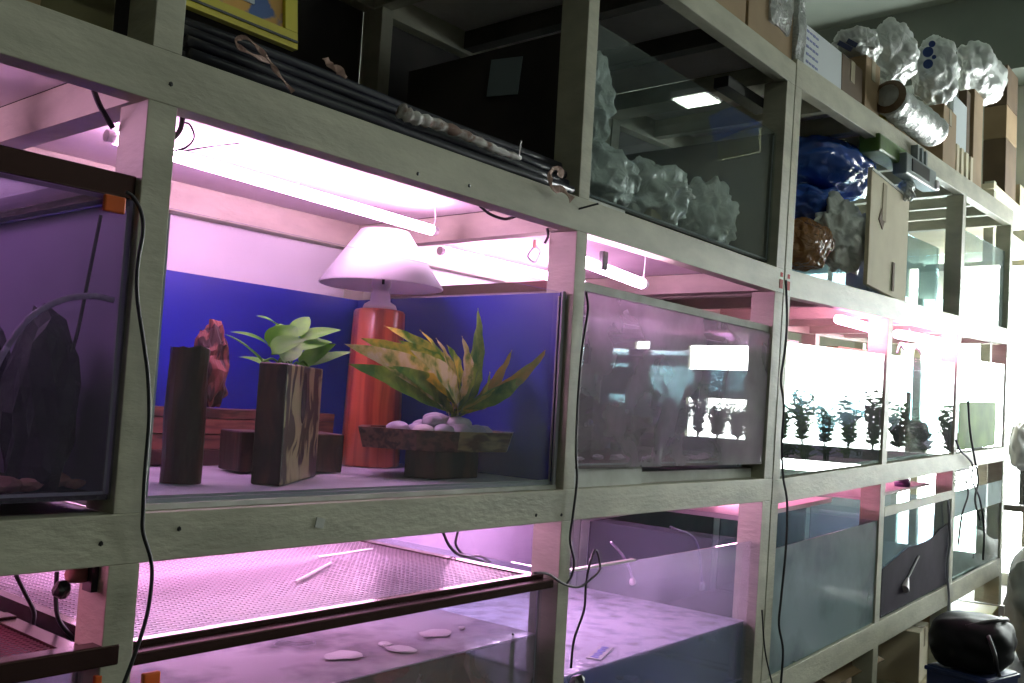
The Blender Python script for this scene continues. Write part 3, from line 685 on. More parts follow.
# ---------------------------------------------------------------- low level
# A1 low: tank with water under a wire mesh lid
lowt = tank('fish_tank', 'low tank with water and floating leaves under the wire mesh lid', 0.872, 2.040, 1.535, 2.30, .54, 1.020, side=glass_side, sidemat=glass_side, back=glass_side, floor_m=pmat('brown gravel',(.10,.07,.06),.9,(.05,.04,.035),50,bump=.5))
MB().box(.880,2.032,1.5425,2.2925,.896,.899).build('water_surface', water_top, lowt)
MB().box(.881,2.031,1.5430,1.556,.56,.894).build('water_body', water_body, lowt)
lid = thing('mesh_lid', 'dark framed wire mesh lid on the low tank below the blue one', 'tank lid', (1.45,1.9,1.03))
MB().box(.866,2.046,1.502,1.534,1.024,1.046).build('front_rail', bronze, lid, bevel=.003)
MB().box(.866,2.046,1.537,1.560,1.040,1.056).build('top_rail', bronze, lid, bevel=.002)
MB().box(.866,2.046,2.24,2.29,1.020,1.052).build('rear_rail', bronze, lid); MB().box(.866,.890,1.562,2.238,1.020,1.052).build('side_rail', bronze, lid)
MB().box(2.018,2.046,1.562,2.238,1.020,1.052).build('side_rail', bronze, lid)
wire = pmat('galvanised wire', (.60,.52,.60), .35, metal=.3)
m = MB()
for i in range(71):
    x = .89+i*.016; m.box(x,x+.0028,1.56,2.24,1.045,1.0468)
for i in range(43):
    y = 1.562+i*.016; m.box(.89,2.018,y,y+.0028,1.0468,1.0486)
m.build('wire_mesh', wire, lid)
def onz(x, y, z):
    v = cam_vec((x-512)/FPX, 1, (341.5-y)/FPX); return v*((z-H)/v.z) + Vector((0,0,H))
o = MB().tube([onz(296,582,1.0535),onz(331,563,1.0535)],.004,6).build('stick', ceramic); tag(o,'thin white stick lying on the wire mesh lid','stick')
o = MB().tube([onz(372,549,1.054),onz(318,557,1.054)],.0035,6).build('stick', ceramic); tag(o,'pale thin rod lying near the back of the mesh lid','stick')
dead = pmat('whitish floating leaf', (.85,.80,.85), .6)
for i,(x,y,r) in enumerate(((435,634,.045),(385,645,.022),(400,650,.04),(343,656,.045),(462,629,.012))):
    p = onz(x,y,.9005); p.z = .9028
    if p.y < 1.6: p.y = 1.6
    o = MB().blob(p,(r,r*.75,.0035),.4,2.5,2,seed=60+i,rot=i).build('floating_leaf', dead)
    tag(o,['broad pale leaf floating at the right of the mesh lidded tank','small pale leaf floating left of centre in the mesh lidded tank','pale leaf floating between its neighbours in the mesh lidded tank','pale leaf floating nearest the left in the mesh lidded tank','tiny pale leaf floating furthest right in the mesh lidded tank'][i],'leaf')
tag(MB().tube([at(510,690,1.57),at(512,655,1.57),at(513,633,1.57)],[.007,.006,.003],8).build('black_rod', blackp), 'black rod standing upright behind the glass of the mesh lidded tank', 'rod')
coral_r = pmat('rust red coral', (.60,.24,.13), .8, (.35,.12,.09), 14, bump=.6)
for i,(x,y,z,r) in enumerate(((1.52,1.72,.70,.14),(1.74,1.78,.72,.155),(1.92,1.72,.68,.11))):
    o = MB().blob((x,y,.55+r*.9),(r,r*.8,r*1.5),.6,3.2,3,seed=70+i,flat=r*.9-.002).cap(.872).build('coral_rock', coral_r)
    tag(o,['left rust red coral rock under water','middle rust red coral rock under water, the largest','right rust red coral rock under water'][i],'coral')
tag(MB().box(.886,.918,1.500,1.512,.965,1.008).build('clip_block', orange, bevel=.003), 'orange clip at the left end of the mesh lidded tank', 'clip')
# A0 low: lid and rails seen at the lower left
l0 = thing('mesh_lid', 'dark framed mesh lid at the lower left corner', 'tank lid', (.3,1.9,1.04))
MB().box(-.33,.838,1.50,1.535,1.032,1.067).build('front_rail', bronze, l0, bevel=.003); MB().box(-.33,.80,1.80,1.84,1.032,1.062).build('cross_rail', bronze, l0, bevel=.002)
MB().box(-.33,.80,2.2,2.24,1.032,1.062).build('rear_rail', bronze, l0, bevel=.002); MB().box(.765,.80,1.536,2.2,1.032,1.058).build('side_rail', bronze, l0)
m = MB()
for i in range(70): x = -.1+i*.0125; m.box(x,x+.003,1.54,2.2,1.050,1.0518)
for i in range(52): y = 1.542+i*.0125; m.box(-.1,.765,y,y+.003,1.0518,1.0535)
m.build('wire_mesh', pmat('red tinted wire', (.34,.10,.16), .5), l0)
tank('fish_tank', 'low tank under the mesh lid at the lower left corner', -.34, .80, 1.54, 2.3, .54, 1.028, sidemat=glass_side, back=glass_side)
tag(MB().box(.80,.812,1.500,1.51,.975,1.02).build('clip_block', orange, bevel=.002), 'orange clip just left of the first low post', 'clip')
for i,(pts,lab) in enumerate((([(16,575,1.8),(26,595,1.8),(34,612,1.8),(33,626,1.8)],'thin black cable hanging at the lower left corner'),([(57,572,1.7),(56,600,1.7),(60,622,1.7),(78,643,1.7)],'black cable hanging just left of the first low post'))):
    tag(MB().tube(curvept([at(*p) for p in pts],5),.004,6).build('cable', blackcable, smooth=True), lab, 'cable')
gl = thing('lamp_socket', 'pink and black socket fixed beside the first low post', 'socket', (.78,1.55,1.17))
MB().lathe([(.001,0),(.017,0),(.02,.012),(.015,.03),(.001,.032)],(.785,1.56,1.165),14).build('ring', coral, gl, smooth=True)
MB().blob((.758,1.555,1.155),(.014,.014,.016),.3,3,2).build('plug', blackp, gl); MB().box(.795,.806,1.53,1.56,1.15,1.195).build('bracket', blackp, gl)
# A2 low: open foamy tank
t3 = tank('fish_tank', 'open low tank with foamy water right of the mesh lidded tank', 2.135, 3.325, 1.535, 2.36, .54, 1.05, front=glassmat('soapy glass',(.88,.93,.97),.24,(.80,.84,.95),2.5), sidemat=glass_side, back=glassmat('grey back glass',(.85,.85,.9),.35,(.6,.55,.68),2), floor_m=pmat('blue grey floor',(.20,.26,.34),.8,(.14,.18,.25),8))
MB(True).box(2.145,3.315,1.5425,2.35,.760,.763,5).build('water_surface', glassmat('foamy surface',(.7,.75,.8),.95,(.86,.84,.95),14,translucent=.3,hlow=.25,hhigh=.55,ior=1.33,bump=.8,bscale=30), t3)
MB(True).box(2.146,3.314,1.5430,1.556,.56,.758,5).build('water_body', water_blue, t3)
MB(True).box(2.130,2.50,1.528,1.545,1.050,1.056,3).build('bright_edge', ceramic, t3)
for i,(xs,lab) in enumerate((((324,225,398,265,415,375,416,400),'clear air line curving to a white sucker in the foamy tank'),((150,270,185,310,205,350,212,385),'second, fainter air line at the left of the foamy tank'))):
    P = [at(560+xs[k]/2.93, 450+xs[k+1]/2.93, 1.95) for k in (0,2,4,6)]
    t = thing('air_line', lab, 'hose', P[0]); MB().tube(curvept(P,6),.005,6).build('line', hose, t, smooth=True)
    c = P[-1]; MB().lathe([(.001,-.006),(.020-.006*i,-.005),(.022-.006*i,0),(.012,.010),(.001,.012)],(0,0,0),18).build('sucker', pmat('cream sucker %d'%i,(.75,.62,.62),.4), t, smooth=True)
    s_ = [q for q in t.children if q.name.startswith('sucker')][0]; s_.rotation_euler = (PI/2,0,0); s_.location = c; s_.matrix_parent_inverse = Matrix.Translation(-t.location)
random.seed(5)
peb3 = [pmat('tan shell',(.50,.42,.33),.6), pmat('white shell big',(.62,.62,.62),.5), pmat('rust shell',(.40,.20,.13),.6)]
for i in range(34):
    p = Vector((2.45+.55*random.random(), 1.575+.28*random.random(), 0)); r = .010+.012*random.random()
    tag(MB(True).blob((p.x,p.y,.5475+r*.5),(r*1.2,r,r*.6),.3,3,2,seed=i,flat=r*.5).build('shell', peb3[i%3]), 'small tan or white shell on the floor of the foamy tank', 'shell', 'shells on the floor of the foamy tank')
tag(MB().blob(at(577,678,1.50)-Vector((0,-.0,.02)),(.032,.018,.03),.3,3,2).build('black_plug', blackp), 'black plug lump at the foot of the cable by the foamy tank', 'plug')
tag(MB().box(3.335,3.352,1.5275,1.532,1.0,1.03).build('red_tag', pmat('red label',(.7,.05,.04),.5)), 'small red label at the top right corner of the foamy tank', 'label')
tag(MB().box(3.300,3.314,1.526,1.531,1.775,1.81).build('red_tag', orange), 'small orange label at the top right of the hazy lilac tank', 'label')

# far rack low level
def low_tank(lab, x0, x1, z0, z1, fr, **k): return tank('fish_tank', lab, x0, x1, 1.508, 2.36, z0, z1, warp=True, front=fr, sidemat=glass_side, back=darkply_shade, floor_m=darkply_shade, **k)
low_tank('dusty low tank at the left end of the far rack', 3.478, 4.625, .54, 1.010, glass_dirty)
low_tank('low tank in the second bay of the far rack, with dark sheet below', 4.708, 5.862, .54, 1.02, glassmat('streaky glass',(.70,.76,.78),.30,(.26,.33,.34),3))
low_tank('low tank in the last bay of the far rack, under a pale pane', 5.948, 7.095, .54, .90, glassmat('dull glass',(.6,.65,.62),.15,(.3,.33,.3),3))
dcl = pmat('dark purple sheet', (.045,.030,.055), .8, (.02,.015,.028), 3, spec=.1)
o = MB(True).box(4.712,5.858,1.501,1.506,.55,.79,6).build('dark_sheet', dcl); 
for v in o.data.vertices:
    if v.co.z > .75: v.co.z += .08*((v.co.x-4.7)/1.1) + .015*math.sin(v.co.x*9)
tag(o, 'dark purple sheet over the lower glass of the second low far tank', 'sheet')
o = MB(True).box(4.705,5.865,1.500,1.507,1.022,1.068,6).build('pale_rail', paint); tag(o,'pale rail along the top of the second low tank','rail')
o = MB(True).box(5.945,7.098,1.505,1.512,.905,1.052,6).build('frosted_sheet', glassmat('pale frosted pane',(.7,.8,.8),.9,(.72,.84,.86),2,translucent=.2,hlow=.2,hhigh=.4)); tag(o,'pale frosted pane leaning across the top of the last low bay','pane')
pinkb = pmat('painted board', (.56,.48,.50), .6)
o = MB(True).box(3.62,4.60,1.72,2.34,1.075,1.095,4).build('board', pinkb); tag(o, 'board lying over the dusty low tank of the far rack', 'board')
o = MB(True).box(4.74,5.85,1.62,2.30,1.085,1.10,4).build('board', pinkb); tag(o, 'board lying over the second low tank of the far rack', 'board')
bt = thing('pointed_bottle', 'dark bottle with conical neck on the board in the second low bay', 'bottle', at(901,492,1.64))
c = at(902,492,1.66); MB().lathe([(.001,0),(.04,0),(.042,.03),(.022,.07),(.012,.10),(.012,.12),(.001,.121)],(c.x,c.y,zs(c.x,1.101)),18).build('body', pmat('dark violet plastic',(.08,.03,.10),.3), bt, smooth=True)
for i in range(4):
    z = 1.064+i*.028; x0,x1 = 6.0,6.62
    o = MB(True).tube([(x0,1.60,z),(x1,1.60,z)],.011 if i%2 else .009,8).build('tube_stock', ceramic if i%2 else blackp)
    tag(o, ['lowest rod, dark, in the last low bay','white tube second from the bottom in the last low bay','dark rod second from the top in the last low bay','topmost white tube in the last low bay'][i], 'tube', None)
# a small cone brush stuck on the glass
cb = thing('cone_brush', 'pale cone headed cleaning stick on the dark sheet of the far rack', 'brush', at(905,588,1.495))
MB().tube([at(919,556,1.495),at(908,578,1.495)],.005,6).build('handle', silicone, cb); MB().tube([at(908,578,1.495),at(904,589,1.495)],[.006,.026],10).build('cone', ceramic, cb)

# ---------------------------------------------------------------- upper level of the near rack
def cab(pts, r, label, name='cable', mat=None, n=6, group=None):
    o = MB().tube(curvept(pts,n), r, 7).build(name, mat or blackcable, smooth=True); return tag(o, label, 'cable', group)
navy = pmat('dark navy plastic rod', (.018,.018,.032), .38, (.012,.012,.02), 6)
random.seed(21)
k = 0
for (dy,dz) in ((0,0),(.028,0),(.056,0),(.084,0),(.014,.024),(.042,.024),(.07,.024),(.028,.048),(.056,.048),(.042,.071)):
    pts = []
    for j in range(9):
        x = .885+1.16*j/8; pts.append((x, 1.518+dy+.003*math.sin(j*1.3+k), 2.090+dz+.002*math.sin(j*1.1+k*2)))
    o = MB().tube(pts, .0125, 8).build('plastic_rod', navy, smooth=True)
    tag(o, 'long dark navy plastic rod in the tied bundle along the top of the beam', 'rod', 'rods of the tied bundle'); k += 1
raffia = pmat('pink raffia string', (.50,.33,.28), .8, (.38,.24,.20), 30)
def ribbon(name, pts, wd, label, twist=.0, mat=raffia):
    P = curvept(pts,5); m = MB(); rows_ = []
    for i,p in enumerate(P):
        d = (P[min(i+1,len(P)-1)]-P[max(i-1,0)]).normalized(); s = d.cross(Vector((0,1,.15))).normalized()
        s = (s + Vector((0,.5*math.sin(i*.9+twist),0))).normalized()*wd*.5*(.7+.3*math.sin(i*.8))
        rows_.append((m.v(*(p-s)), m.v(*(p+s)), m.v(*(p+s+Vector((0,-.0015,0)))), m.v(*(p-s+Vector((0,-.0015,0))))))
    for A,B in zip(rows_,rows_[1:]):
        for q in range(4): m.bm.faces.new((A[q],A[(q+1)%4],B[(q+1)%4],B[q]))
    m.bm.faces.new(rows_[0]); m.bm.faces.new(rows_[-1][::-1])
    o = m.build(name, mat); return tag(o, label, 'string')
ribbon('raffia_tie', [at(270,62,1.50),at(253,55,1.49),at(239,47,1.49),at(236,40,1.49),at(246,38,1.485),at(260,50,1.48),at(270,62,1.48),at(278,74,1.475),at(293,92,1.47)], .010, 'pink string looped in a bow round the dark rods under the yellow picture')
ribbon('raffia_tie', [at(325,58,1.495),at(331,66,1.485),at(338,70,1.485),at(346,78,1.475)], .022, 'short fanned pink string end on the dark rods, middle of the three ties')
ribbon('raffia_tie', [at(563,176,1.50),at(556,168,1.485),at(550,174,1.48),at(552,188,1.475),at(563,190,1.475),at(572,200,1.47)], .022, 'crumpled pink string tie at the right end of the dark rods')
ribbon('raffia_tie', [at(521,141,1.50),at(520,148,1.492),at(519,156,1.49)], .008, 'tiny white string end near the right of the rods', mat=ceramic)
ro = thing('rolled_cloth', 'mottled white and tan twisted roll lying on the dark rods', 'roll', at(450,130,1.50))
m = MB(); P = [at(400,110,1.495),at(412,117,1.49),at(430,122,1.49),at(455,131,1.49),at(480,142,1.49),at(500,151,1.493),at(520,158,1.497)]
P = curvept(P,6); m.tube(P,[.016*(1-.55*i/len(P))*(1+.18*math.sin(i*1.9)) for i in range(len(P))],10)
m.build('cloth_roll', pmat('mottled cloth', (.62,.60,.58), .8, (.22,.13,.10), 26, contrast=(.42,.56)), ro, smooth=True)
# yellow framed picture standing on the rods
pic = thing('framed_picture', 'yellow bordered picture with a blue and ochre print, cut by the top of the view', 'picture', (1.0,1.55,2.195))
ye = pmat('yellow frame', (.55,.47,.02), .4, (.50,.42,.02), 6); 
PB = 2.190
def pbox(x0,x1,z0,z1,y0,y1,name,mat):
    m = MB(); m.box(x0,x1,y0,y1,z0,z1)
    for v in m.bm.verts: v.co.y += (v.co.z-PB)*.12
    return m.build(name, mat, pic)
PX1 = 1.142; PX0 = .885-.35
pbox(.62,PX1,PB,PB+.035,1.552,1.570,'lower_border',ye); pbox(PX1-.030,PX1,PB+.036,PB+.44,1.552,1.570,'side_border',ye)
pbox(.62,.65,PB+.036,PB+.44,1.552,1.570,'side_border',ye); pbox(.62,PX1,PB+.44,PB+.475,1.552,1.570,'upper_border',ye)
pbox(.62,PX1-.002,PB+.0125,PB+.0175,1.549,1.5515,'dark_line',blackp)
pr = pmat('blue and ochre print', (.62,.33,.06), .5, (.04,.10,.30), 14, contrast=(.46,.52)); print_ = pbox(.651,PX1-.031,PB+.036,PB+.439,1.560,1.566,'print',pr)
bp_ = pbox(.66,PX1-.10,PB+.06,PB+.12,1.557,1.5595,'blue_patch',pmat('blue print patch',(.04,.10,.28),.5,(.45,.5,.55),90,contrast=(.62,.66)))
bp_.parent = print_; bp_.matrix_parent_inverse = Matrix.Identity(4)
# pale card on the upper tank's side, which is darkened as shade
tag(MB().obox((2.139,1.862,2.500),(.004,.125,.115),(.1,.0,0)).build('card', pmat('pale blue card',(.22,.28,.30),.6)), 'pale blue card on the dark tank side behind the rods', 'card')
# bay 0 upper: box and papers
tag(box('cardboard_box', cardb, (.05,1.60,2.078), (.66,2.0,2.45), bevel=.004), 'brown box above the beam at the top left corner', 'box')
tag(box('cardboard_box', pmat('olive carton',(.20,.18,.09),.8,(.16,.14,.07),5), (.665,1.62,2.078), (.795,2.1,2.62), bevel=.003), 'olive brown carton beside the first upper post', 'box')
tag(MB().box(.50,.672,1.54,1.59,2.16,2.20).build('blue_packet', pmat('pale blue packet',(.35,.45,.50),.6)), 'pale blue packet at the top left corner', 'packet')
# A2 upper tank with bags in it
ut = tank('storage_tank', 'large upper glass tank stuffed with plastic bags, mirroring a ceiling light', 2.148, 3.322, 1.53, 2.30, 2.095, 2.600, front=glassmat('mirror like dusty glass',(.92,.96,.95),.12,(.30,.38,.38),2), sidemat=darkply_shade, leftmat=darkply_shade, back=darkply_shade, floor_m=darkply_shade, warp=True)  # opaque dark panes stand in for the bay's shade
box('foam_strip', foam, (2.125,1.53,2.080), (2.34,1.56,2.094), ut)
MB(True).box(2.36,3.32,1.56,1.62,2.078,2.094,4).build('dark_strip', blackp, ut)
def bag(name, label, c, r, mat, seed, amp=.32, fr=2.2, flat=None, cat='plastic bag', knot=None, group=None, rot=0, sub=4):
    t = thing(name, label, cat, Vector(c)-Vector((0,0,r[2])), group)
    MB().blob(c, r, amp*.75, fr, sub+(1 if sub == 4 else 0), seed=seed, flat=flat, rot=rot).rough(.012, 16, seed).rough(.006, 42, seed+1).build('bag_body', mat, t, smooth=True)
    if knot is not None:
        k_ = Vector(knot); c = Vector(c); d = (k_-c).normalized(); m = MB()
        m.tube([c+(k_-c)*.62, c+(k_-c)*.85, k_, k_+d*.03, k_+d*.07],[min(r)*.5,min(r)*.2,.012,.03,.05],9,cap=False); m.rough(.008,25,seed); m.build('tied_neck', mat, t)
    return t
bag('plastic_bag','clear bag piled highest at the left inside the upper tank',(2.27,1.68,2.43),(.10,.10,.17),plastic_dim,1,.4,2.4)
bag('plastic_bag','clear crinkled bag low at the left inside the upper tank',(2.36,1.68,2.21),(.18,.12,.11),plastic_dim,2,.35,2.4,flat=.09)
bag('plastic_bag','clear bag slumped in the middle of the upper tank',(2.70,1.68,2.22),(.18,.12,.12),plastic_dim,3,.38,2.4,flat=.10)
bag('plastic_bag','whitish bag low at the right inside the upper tank',(3.10,1.68,2.23),(.14,.11,.13),plastic_dim,4,.38,2.4,flat=.115)
bag('plastic_bag','dark bundle at the back of the upper tank',(2.75,2.05,2.30),(.38,.18,.19),pmat('dark bundle',(.05,.06,.065),.5),6,.35,2,flat=.19)
tag(MB().box(2.60,2.76,1.60,1.63,2.105,2.16).build('packet', cardb_pale, bevel=.004), 'small pale packet at the foot of the upper tank glass', 'packet')
tag(MB(True).box(3.05,3.395,1.60,1.66,2.715,2.755).build('dark_bar', blackp), 'dark bar crossing the top of the upper bay beside the butt joint', 'bar')

# ---------------------------------------------------------------- upper level of the far rack
def cbag(*a, **k): return bag(*a, **k)
bag('plastic_bag','shiny blue plastic bag, uppermost in the first far bay',at(828,169,1.76),(.42,.20,.125),plastic_blue,8,.18,2)
bag('plastic_bag','blue and clear bag under the shiny blue one',at(814,207,1.78),(.22,.15,.09),plastic_blue,12,.3,2.5)
bag('plastic_bag','clear white bag sagging forward below the blue bags',at(841,236,1.64),(.21,.10,.165),plastic_white,9,.42,2.6,knot=at(862,232,1.60))
bag('plastic_bag','orange filled bag at the left foot of the first far upper bay',at(802,246,1.70),(.15,.12,.125),plasticmat('orange bag',(.30,.13,.04),.05),10,.25,2,flat=.095)
SX = at(888,220,1.515).x
cs = thing('cardboard_sheet', 'tall pale flattened carton standing beside the plastic bags', 'cardboard', (SX,1.53,2.13))
m = MB(); m.obox((SX,1.515,2.41),(.60,.02,.55),(0,.03,.02)); m.build('panel', cardb_pale, cs, bevel=.003)
m = MB(); m.obox((SX-.10,1.501,2.565),(.055,.004,.18),(0,.03,.02)); m.build('tape_strip', tape, cs)
m = MB(); m.obox((SX-.13,1.501,2.48),(.07,.004,.07),(0,.6,.02)); m.build('torn_hole', cardb_dark, cs)
m = MB(); m.obox((SX+.06,1.501,2.23),(.03,.004,.14),(0,.03,.02)); m.build('tear', cardb_dark, cs)
MB().obox((SX,1.502,2.677),(.60,.006,.012),(0,-.03+.06,.02)).build('pale_edge', foam, cs)
bag('plastic_bag','small silvery bag right of the tall carton',(4.99,1.66,zs(5,2.18)),(.055,.06,.10),plastic_silver,14,.4,3)
tag(box('white_box', pmat('white carton',(.72,.70,.70),.7), (5.04,1.66,2.145), (5.20,1.86,2.42)), 'small white carton behind the tall flattened one', 'box')
bag('plastic_bag','small crinkled white bag hanging under the grey device',at(884,178,1.50)+Vector((.35,.0,.02)),(.05,.04,.055),plastic_silver,15,.4,3)
greenp = pmat('green plastic', (.13,.26,.05), .5, (.06,.12,.02), 8); greyp = pmat('grey device plastic', (.22,.26,.26), .45)
gd = thing('power_adapter', 'green block with grey ribs tucked under the top beam', 'adapter', at(885,155,1.50))
c = at(884,152,1.53); MB().obox(c,(.42,.10,.085),(0,-.03,0)).build('body', greenp, gd, bevel=.01)
c2 = at(908,157,1.53)
for i in range(3): MB().obox(c2+Vector((i*.07-.04,-.01,0)),(.03,.11,.09),(0,-.03,0)).build('rib', greyp, gd, bevel=.004)
gd = thing('timer_box', 'grey box with a dark panel hanging at the front under the top beam', 'timer', at(915,172,1.47))
c = at(915,173,1.48); MB().obox(c,(.50,.07,.105),(0,-.03,0)).build('body', greyp, gd, bevel=.008)
MB().obox(c+Vector((-.03,-.037,.003)),(.28,.006,.062),(0,-.03,0)).build('dark_panel', blackp, gd); MB().obox(c+Vector((.255,-.02,-.012)),(.05,.05,.05),(0,-.03,0)).build('white_plug', ceramic, gd, bevel=.006)
tank('storage_tank','empty glass tank in the second far upper bay',5.02,5.86,1.62,2.30,2.088,2.49,warp=True,front=glassmat('pale blue glass',(.85,.95,.95),.5,(.62,.78,.80),2),back=glassmat('pale blue back',(.8,.9,.9),.7,(.65,.8,.82),2),floor_m=foam)
tank('storage_tank','tall glass tank glaring white in the last far upper bay',5.95,7.09,1.532,2.30,2.088,2.625,warp=True,front=glassmat('glass with painted glare',(.85,.93,.93),.45,(.80,.88,.88),2),back=glassmat('back pane with painted glare',(.8,.9,.9),.7,(.8,.88,.88),2),floor_m=foam)  # near-white haze in the panes paints daylight glare into the glass

# ---------------------------------------------------------------- things on the top shelves
T0 = 2.924
def carton(label, c, sz, mat=cardb, rz=0, tp=True, flaps=False):
    t = thing('cardboard_box', label, 'box', (c[0],c[1],c[2]))
    MB().obox((c[0],c[1],c[2]+sz[2]/2),sz,(0,0,rz)).build('carton', mat, t, bevel=.004)
    if tp:
        m = MB(); R = Matrix.Rotation(rz,3,'Z'); o = R @ Vector((0,-sz[1]/2-.0015,0))
        m.obox((c[0]+o.x,c[1]+o.y,c[2]+sz[2]-.05),(.05,.002,.098),(0,0,rz)); m.obox((c[0],c[1],c[2]+sz[2]+.0015),(.05,sz[1],.002),(0,0,rz)); m.build('tape', tape, t)
    return t
carton('brown carton on the top shelf nearest the camera, left of the silvery wrap',(2.93,1.75,2.90),(.36,.40,.32))
wb = thing('wrapped_box', 'brown carton with crinkled silvery wrap on its front, at the butt joint', 'box', (3.36,1.72,2.902))
MB().obox((3.33,1.74,3.09),(.40,.38,.37)).build('carton', cardb, wb, bevel=.004)
m = MB(); m.obox((3.40,1.541,3.18),(.20,.012,.30)); bmesh.ops.subdivide_edges(m.bm, edges=m.bm.edges[:], cuts=5, use_grid_fill=True); m.rough(.02,16,4); m.build('silver_wrap', plasticmat('silver wrap',(.6,.62,.6),.3,.12,30), wb)
m = MB(); m.obox((3.575,1.56,3.08),(.07,.06,.34)); bmesh.ops.subdivide_edges(m.bm, edges=m.bm.edges[:], cuts=4, use_grid_fill=True); m.rough(.02,16,9); m.build('silver_wrap', plasticmat('silver wrap side',(.6,.62,.6),.3,.12,30), wb)
pb = thing('printed_box', 'white carton printed with rows of blue lines on the top shelf', 'box', (3.83,1.72,2.935))
MB().obox((3.83,1.72,3.035),(.42,.36,.20),(0,-.03,0)).build('carton', pmat('white printed carton',(.60,.64,.66),.7), pb, bevel=.003)
bl = pmat('faded blue print',(.22,.25,.45),.7)
for i in range(5):
    m = MB()
    for q in range(4):
        m.obox((3.655+q*.033,1.5385,3.105-i*.032),(.024,.002,.010-.002*(q%2)),(0,-.03,0))
    m.build('print_line', bl, pb)
carton('brown open carton behind the printed white one, below the big clear bag',(4.20,1.70,2.955),(.26,.30,.20),cardb_dark)
carton('pale sided brown carton standing below the big clear bag',(4.47,1.70,2.965),(.20,.30,.28),cardb)
tag(MB().blob((4.70,1.60,3.0),(.06,.05,.045),.4,3,2,seed=3,flat=.03).build('yellow_packet', pmat('yellow packet',(.50,.38,.03),.5)), 'small yellow packet at the foot of the bubble wrap roll', 'packet')
dotm0 = pmat('dark bag print',(.02,.03,.10),.5)
bag('plastic_bag','big clear crinkled bag bulging over the top shelf, leftmost of the three',at(891,56,1.62),(.24,.12,.155),plastic_white,31,.30,2.0,rot=.1)
bw = thing('bubble_wrap_roll', 'silvery bubble wrap roll leaning over the top beam', 'roll', (4.95,1.58,3.10))
P = [at(889,97,1.50),at(905,112,1.49),at(920,122,1.48),at(932,132,1.47)]; m = MB(); PP = curvept(P,8)
m.tube(PP,[.080+.004*math.sin(i*1.4) for i in range(len(PP))],18); m.rough(.008,20,3); m.build('roll_body', plastic_silver, bw, smooth=True)
MB().tube([P[0]-(P[1]-P[0])*.02,P[0]-(P[1]-P[0])*.10],[.084,.055],18,cap=False).build('open_end', cardb_dark, bw)
pbg = bag('plastic_bag','pale plastic bag with dark print wedged left of the big clear bag on top',at(857,47,1.62),(.17,.10,.075),plastic_white,38,.25,2.0)
for (px_,py_,w_) in ((845,46,.07),(852,43,.05),(868,42,.05)):
    MB().obox(at(px_,py_,1.578),(w_,.006,.022),(0,.5,-1.0)).build('print_mark', dotm0, pbg)
db = bag('plastic_bag','white bag printed with dark blue dots, middle of the three on top',at(936,71,1.62),(.20,.12,.19),plastic_white,33,.28,2.2)
dotm = pmat('dark blue dots',(.02,.05,.20),.5)
bmk = MB()
for (px_,py_,r) in ((928,52,.028),(943,53,.025),(928,64,.026),(938,65,.015),(932,44,.018),(943,44,.016),(934,57,.012)):
    c = at(px_,py_,1.578); MB().lathe([(.0005,-.004),(r,-.004),(r,.004),(.0005,.004)],(0,0,0),20).build('dot', dotm, db)
    o = [q for q in db.children if q.name.startswith('dot')][-1]; o.rotation_euler = (PI/2+.25,0,-1.25); o.location = c; o.matrix_parent_inverse = Matrix.Translation(-db.location)
bag('plastic_bag','pale bag at the right of the three on top, over the brown plank',at(980,75,1.62),(.40,.13,.175),plastic_white,35,.25,2.0)
carton('brown carton behind the bubble wrap roll',(5.25,1.82,2.99),(.40,.30,.36),cardb)
carton('tall brown carton under the dotted bag',(5.68,1.66,3.005),(.26,.28,.34),cardb)
tag(MB().obox((6.04,1.57,3.30),(.30,.02,.42),(0,0,0)).build('white_board', pmat('white panel',(.58,.64,.66),.6), bevel=.004), 'tall white panel standing between brown boards on the top shelf', 'panel')
cr8 = thing('slatted_crate', 'low crate of pale upright slats in front of the white panel', 'crate', (6.05,1.55,3.03))
for i in range(4): MB().obox((5.92+i*.105,1.545,3.105),(.055,.02,.19)).build('slat', cardb_pale, cr8)
MB().obox((6.07,1.557,3.19),(.40,.01,.02)).build('rail', cardb_pale, cr8)
tag(MB().obox((6.47,1.585,3.37),(.22,.05,.62),(0,0,0)).build('wood_board', cardb, bevel=.004), 'tall brown board standing right of the white panel', 'board')
tag(MB().obox((6.285,1.60,3.35),(.09,.05,.58)).build('wood_board', cardb_dark, bevel=.004), 'dark narrow board in the shadow between white panel and brown board', 'board')
# far stack of cartons on a further rack
rc = thing('slatted_shelf', 'far slatted timber shelf beyond the end of the far rack', 'shelf', (8.6,2.2,0))
for x in (7.9,9.5):
    for y in (1.78,2.75): MB().box(x,x+.07,y,y+.07,0,3.45).build('post', paint, rc)
for zz in (2.3,2.75,3.10,3.38): MB().box(7.85,9.6,1.77,2.85,zz,zz+.04).build('slat_shelf', cardb_pale, rc)
for i,(z,h,lab) in enumerate(((3.425,.47,'bottom carton of the brown stack beyond the far rack'),(3.90,.27,'middle carton of the brown stack beyond the far rack'),(4.175,.33,'topmost carton of the brown stack beyond the far rack'))):
    carton(lab,(8.49,1.875,z),(.38,.17,h),cardb_dark if i!=1 else cardb,.0,tp=False)
carton('pale carton beside the brown stack beyond the far rack',(9.1,1.90,3.425),(.40,.20,.22),cardb_pale,.0,tp=False)

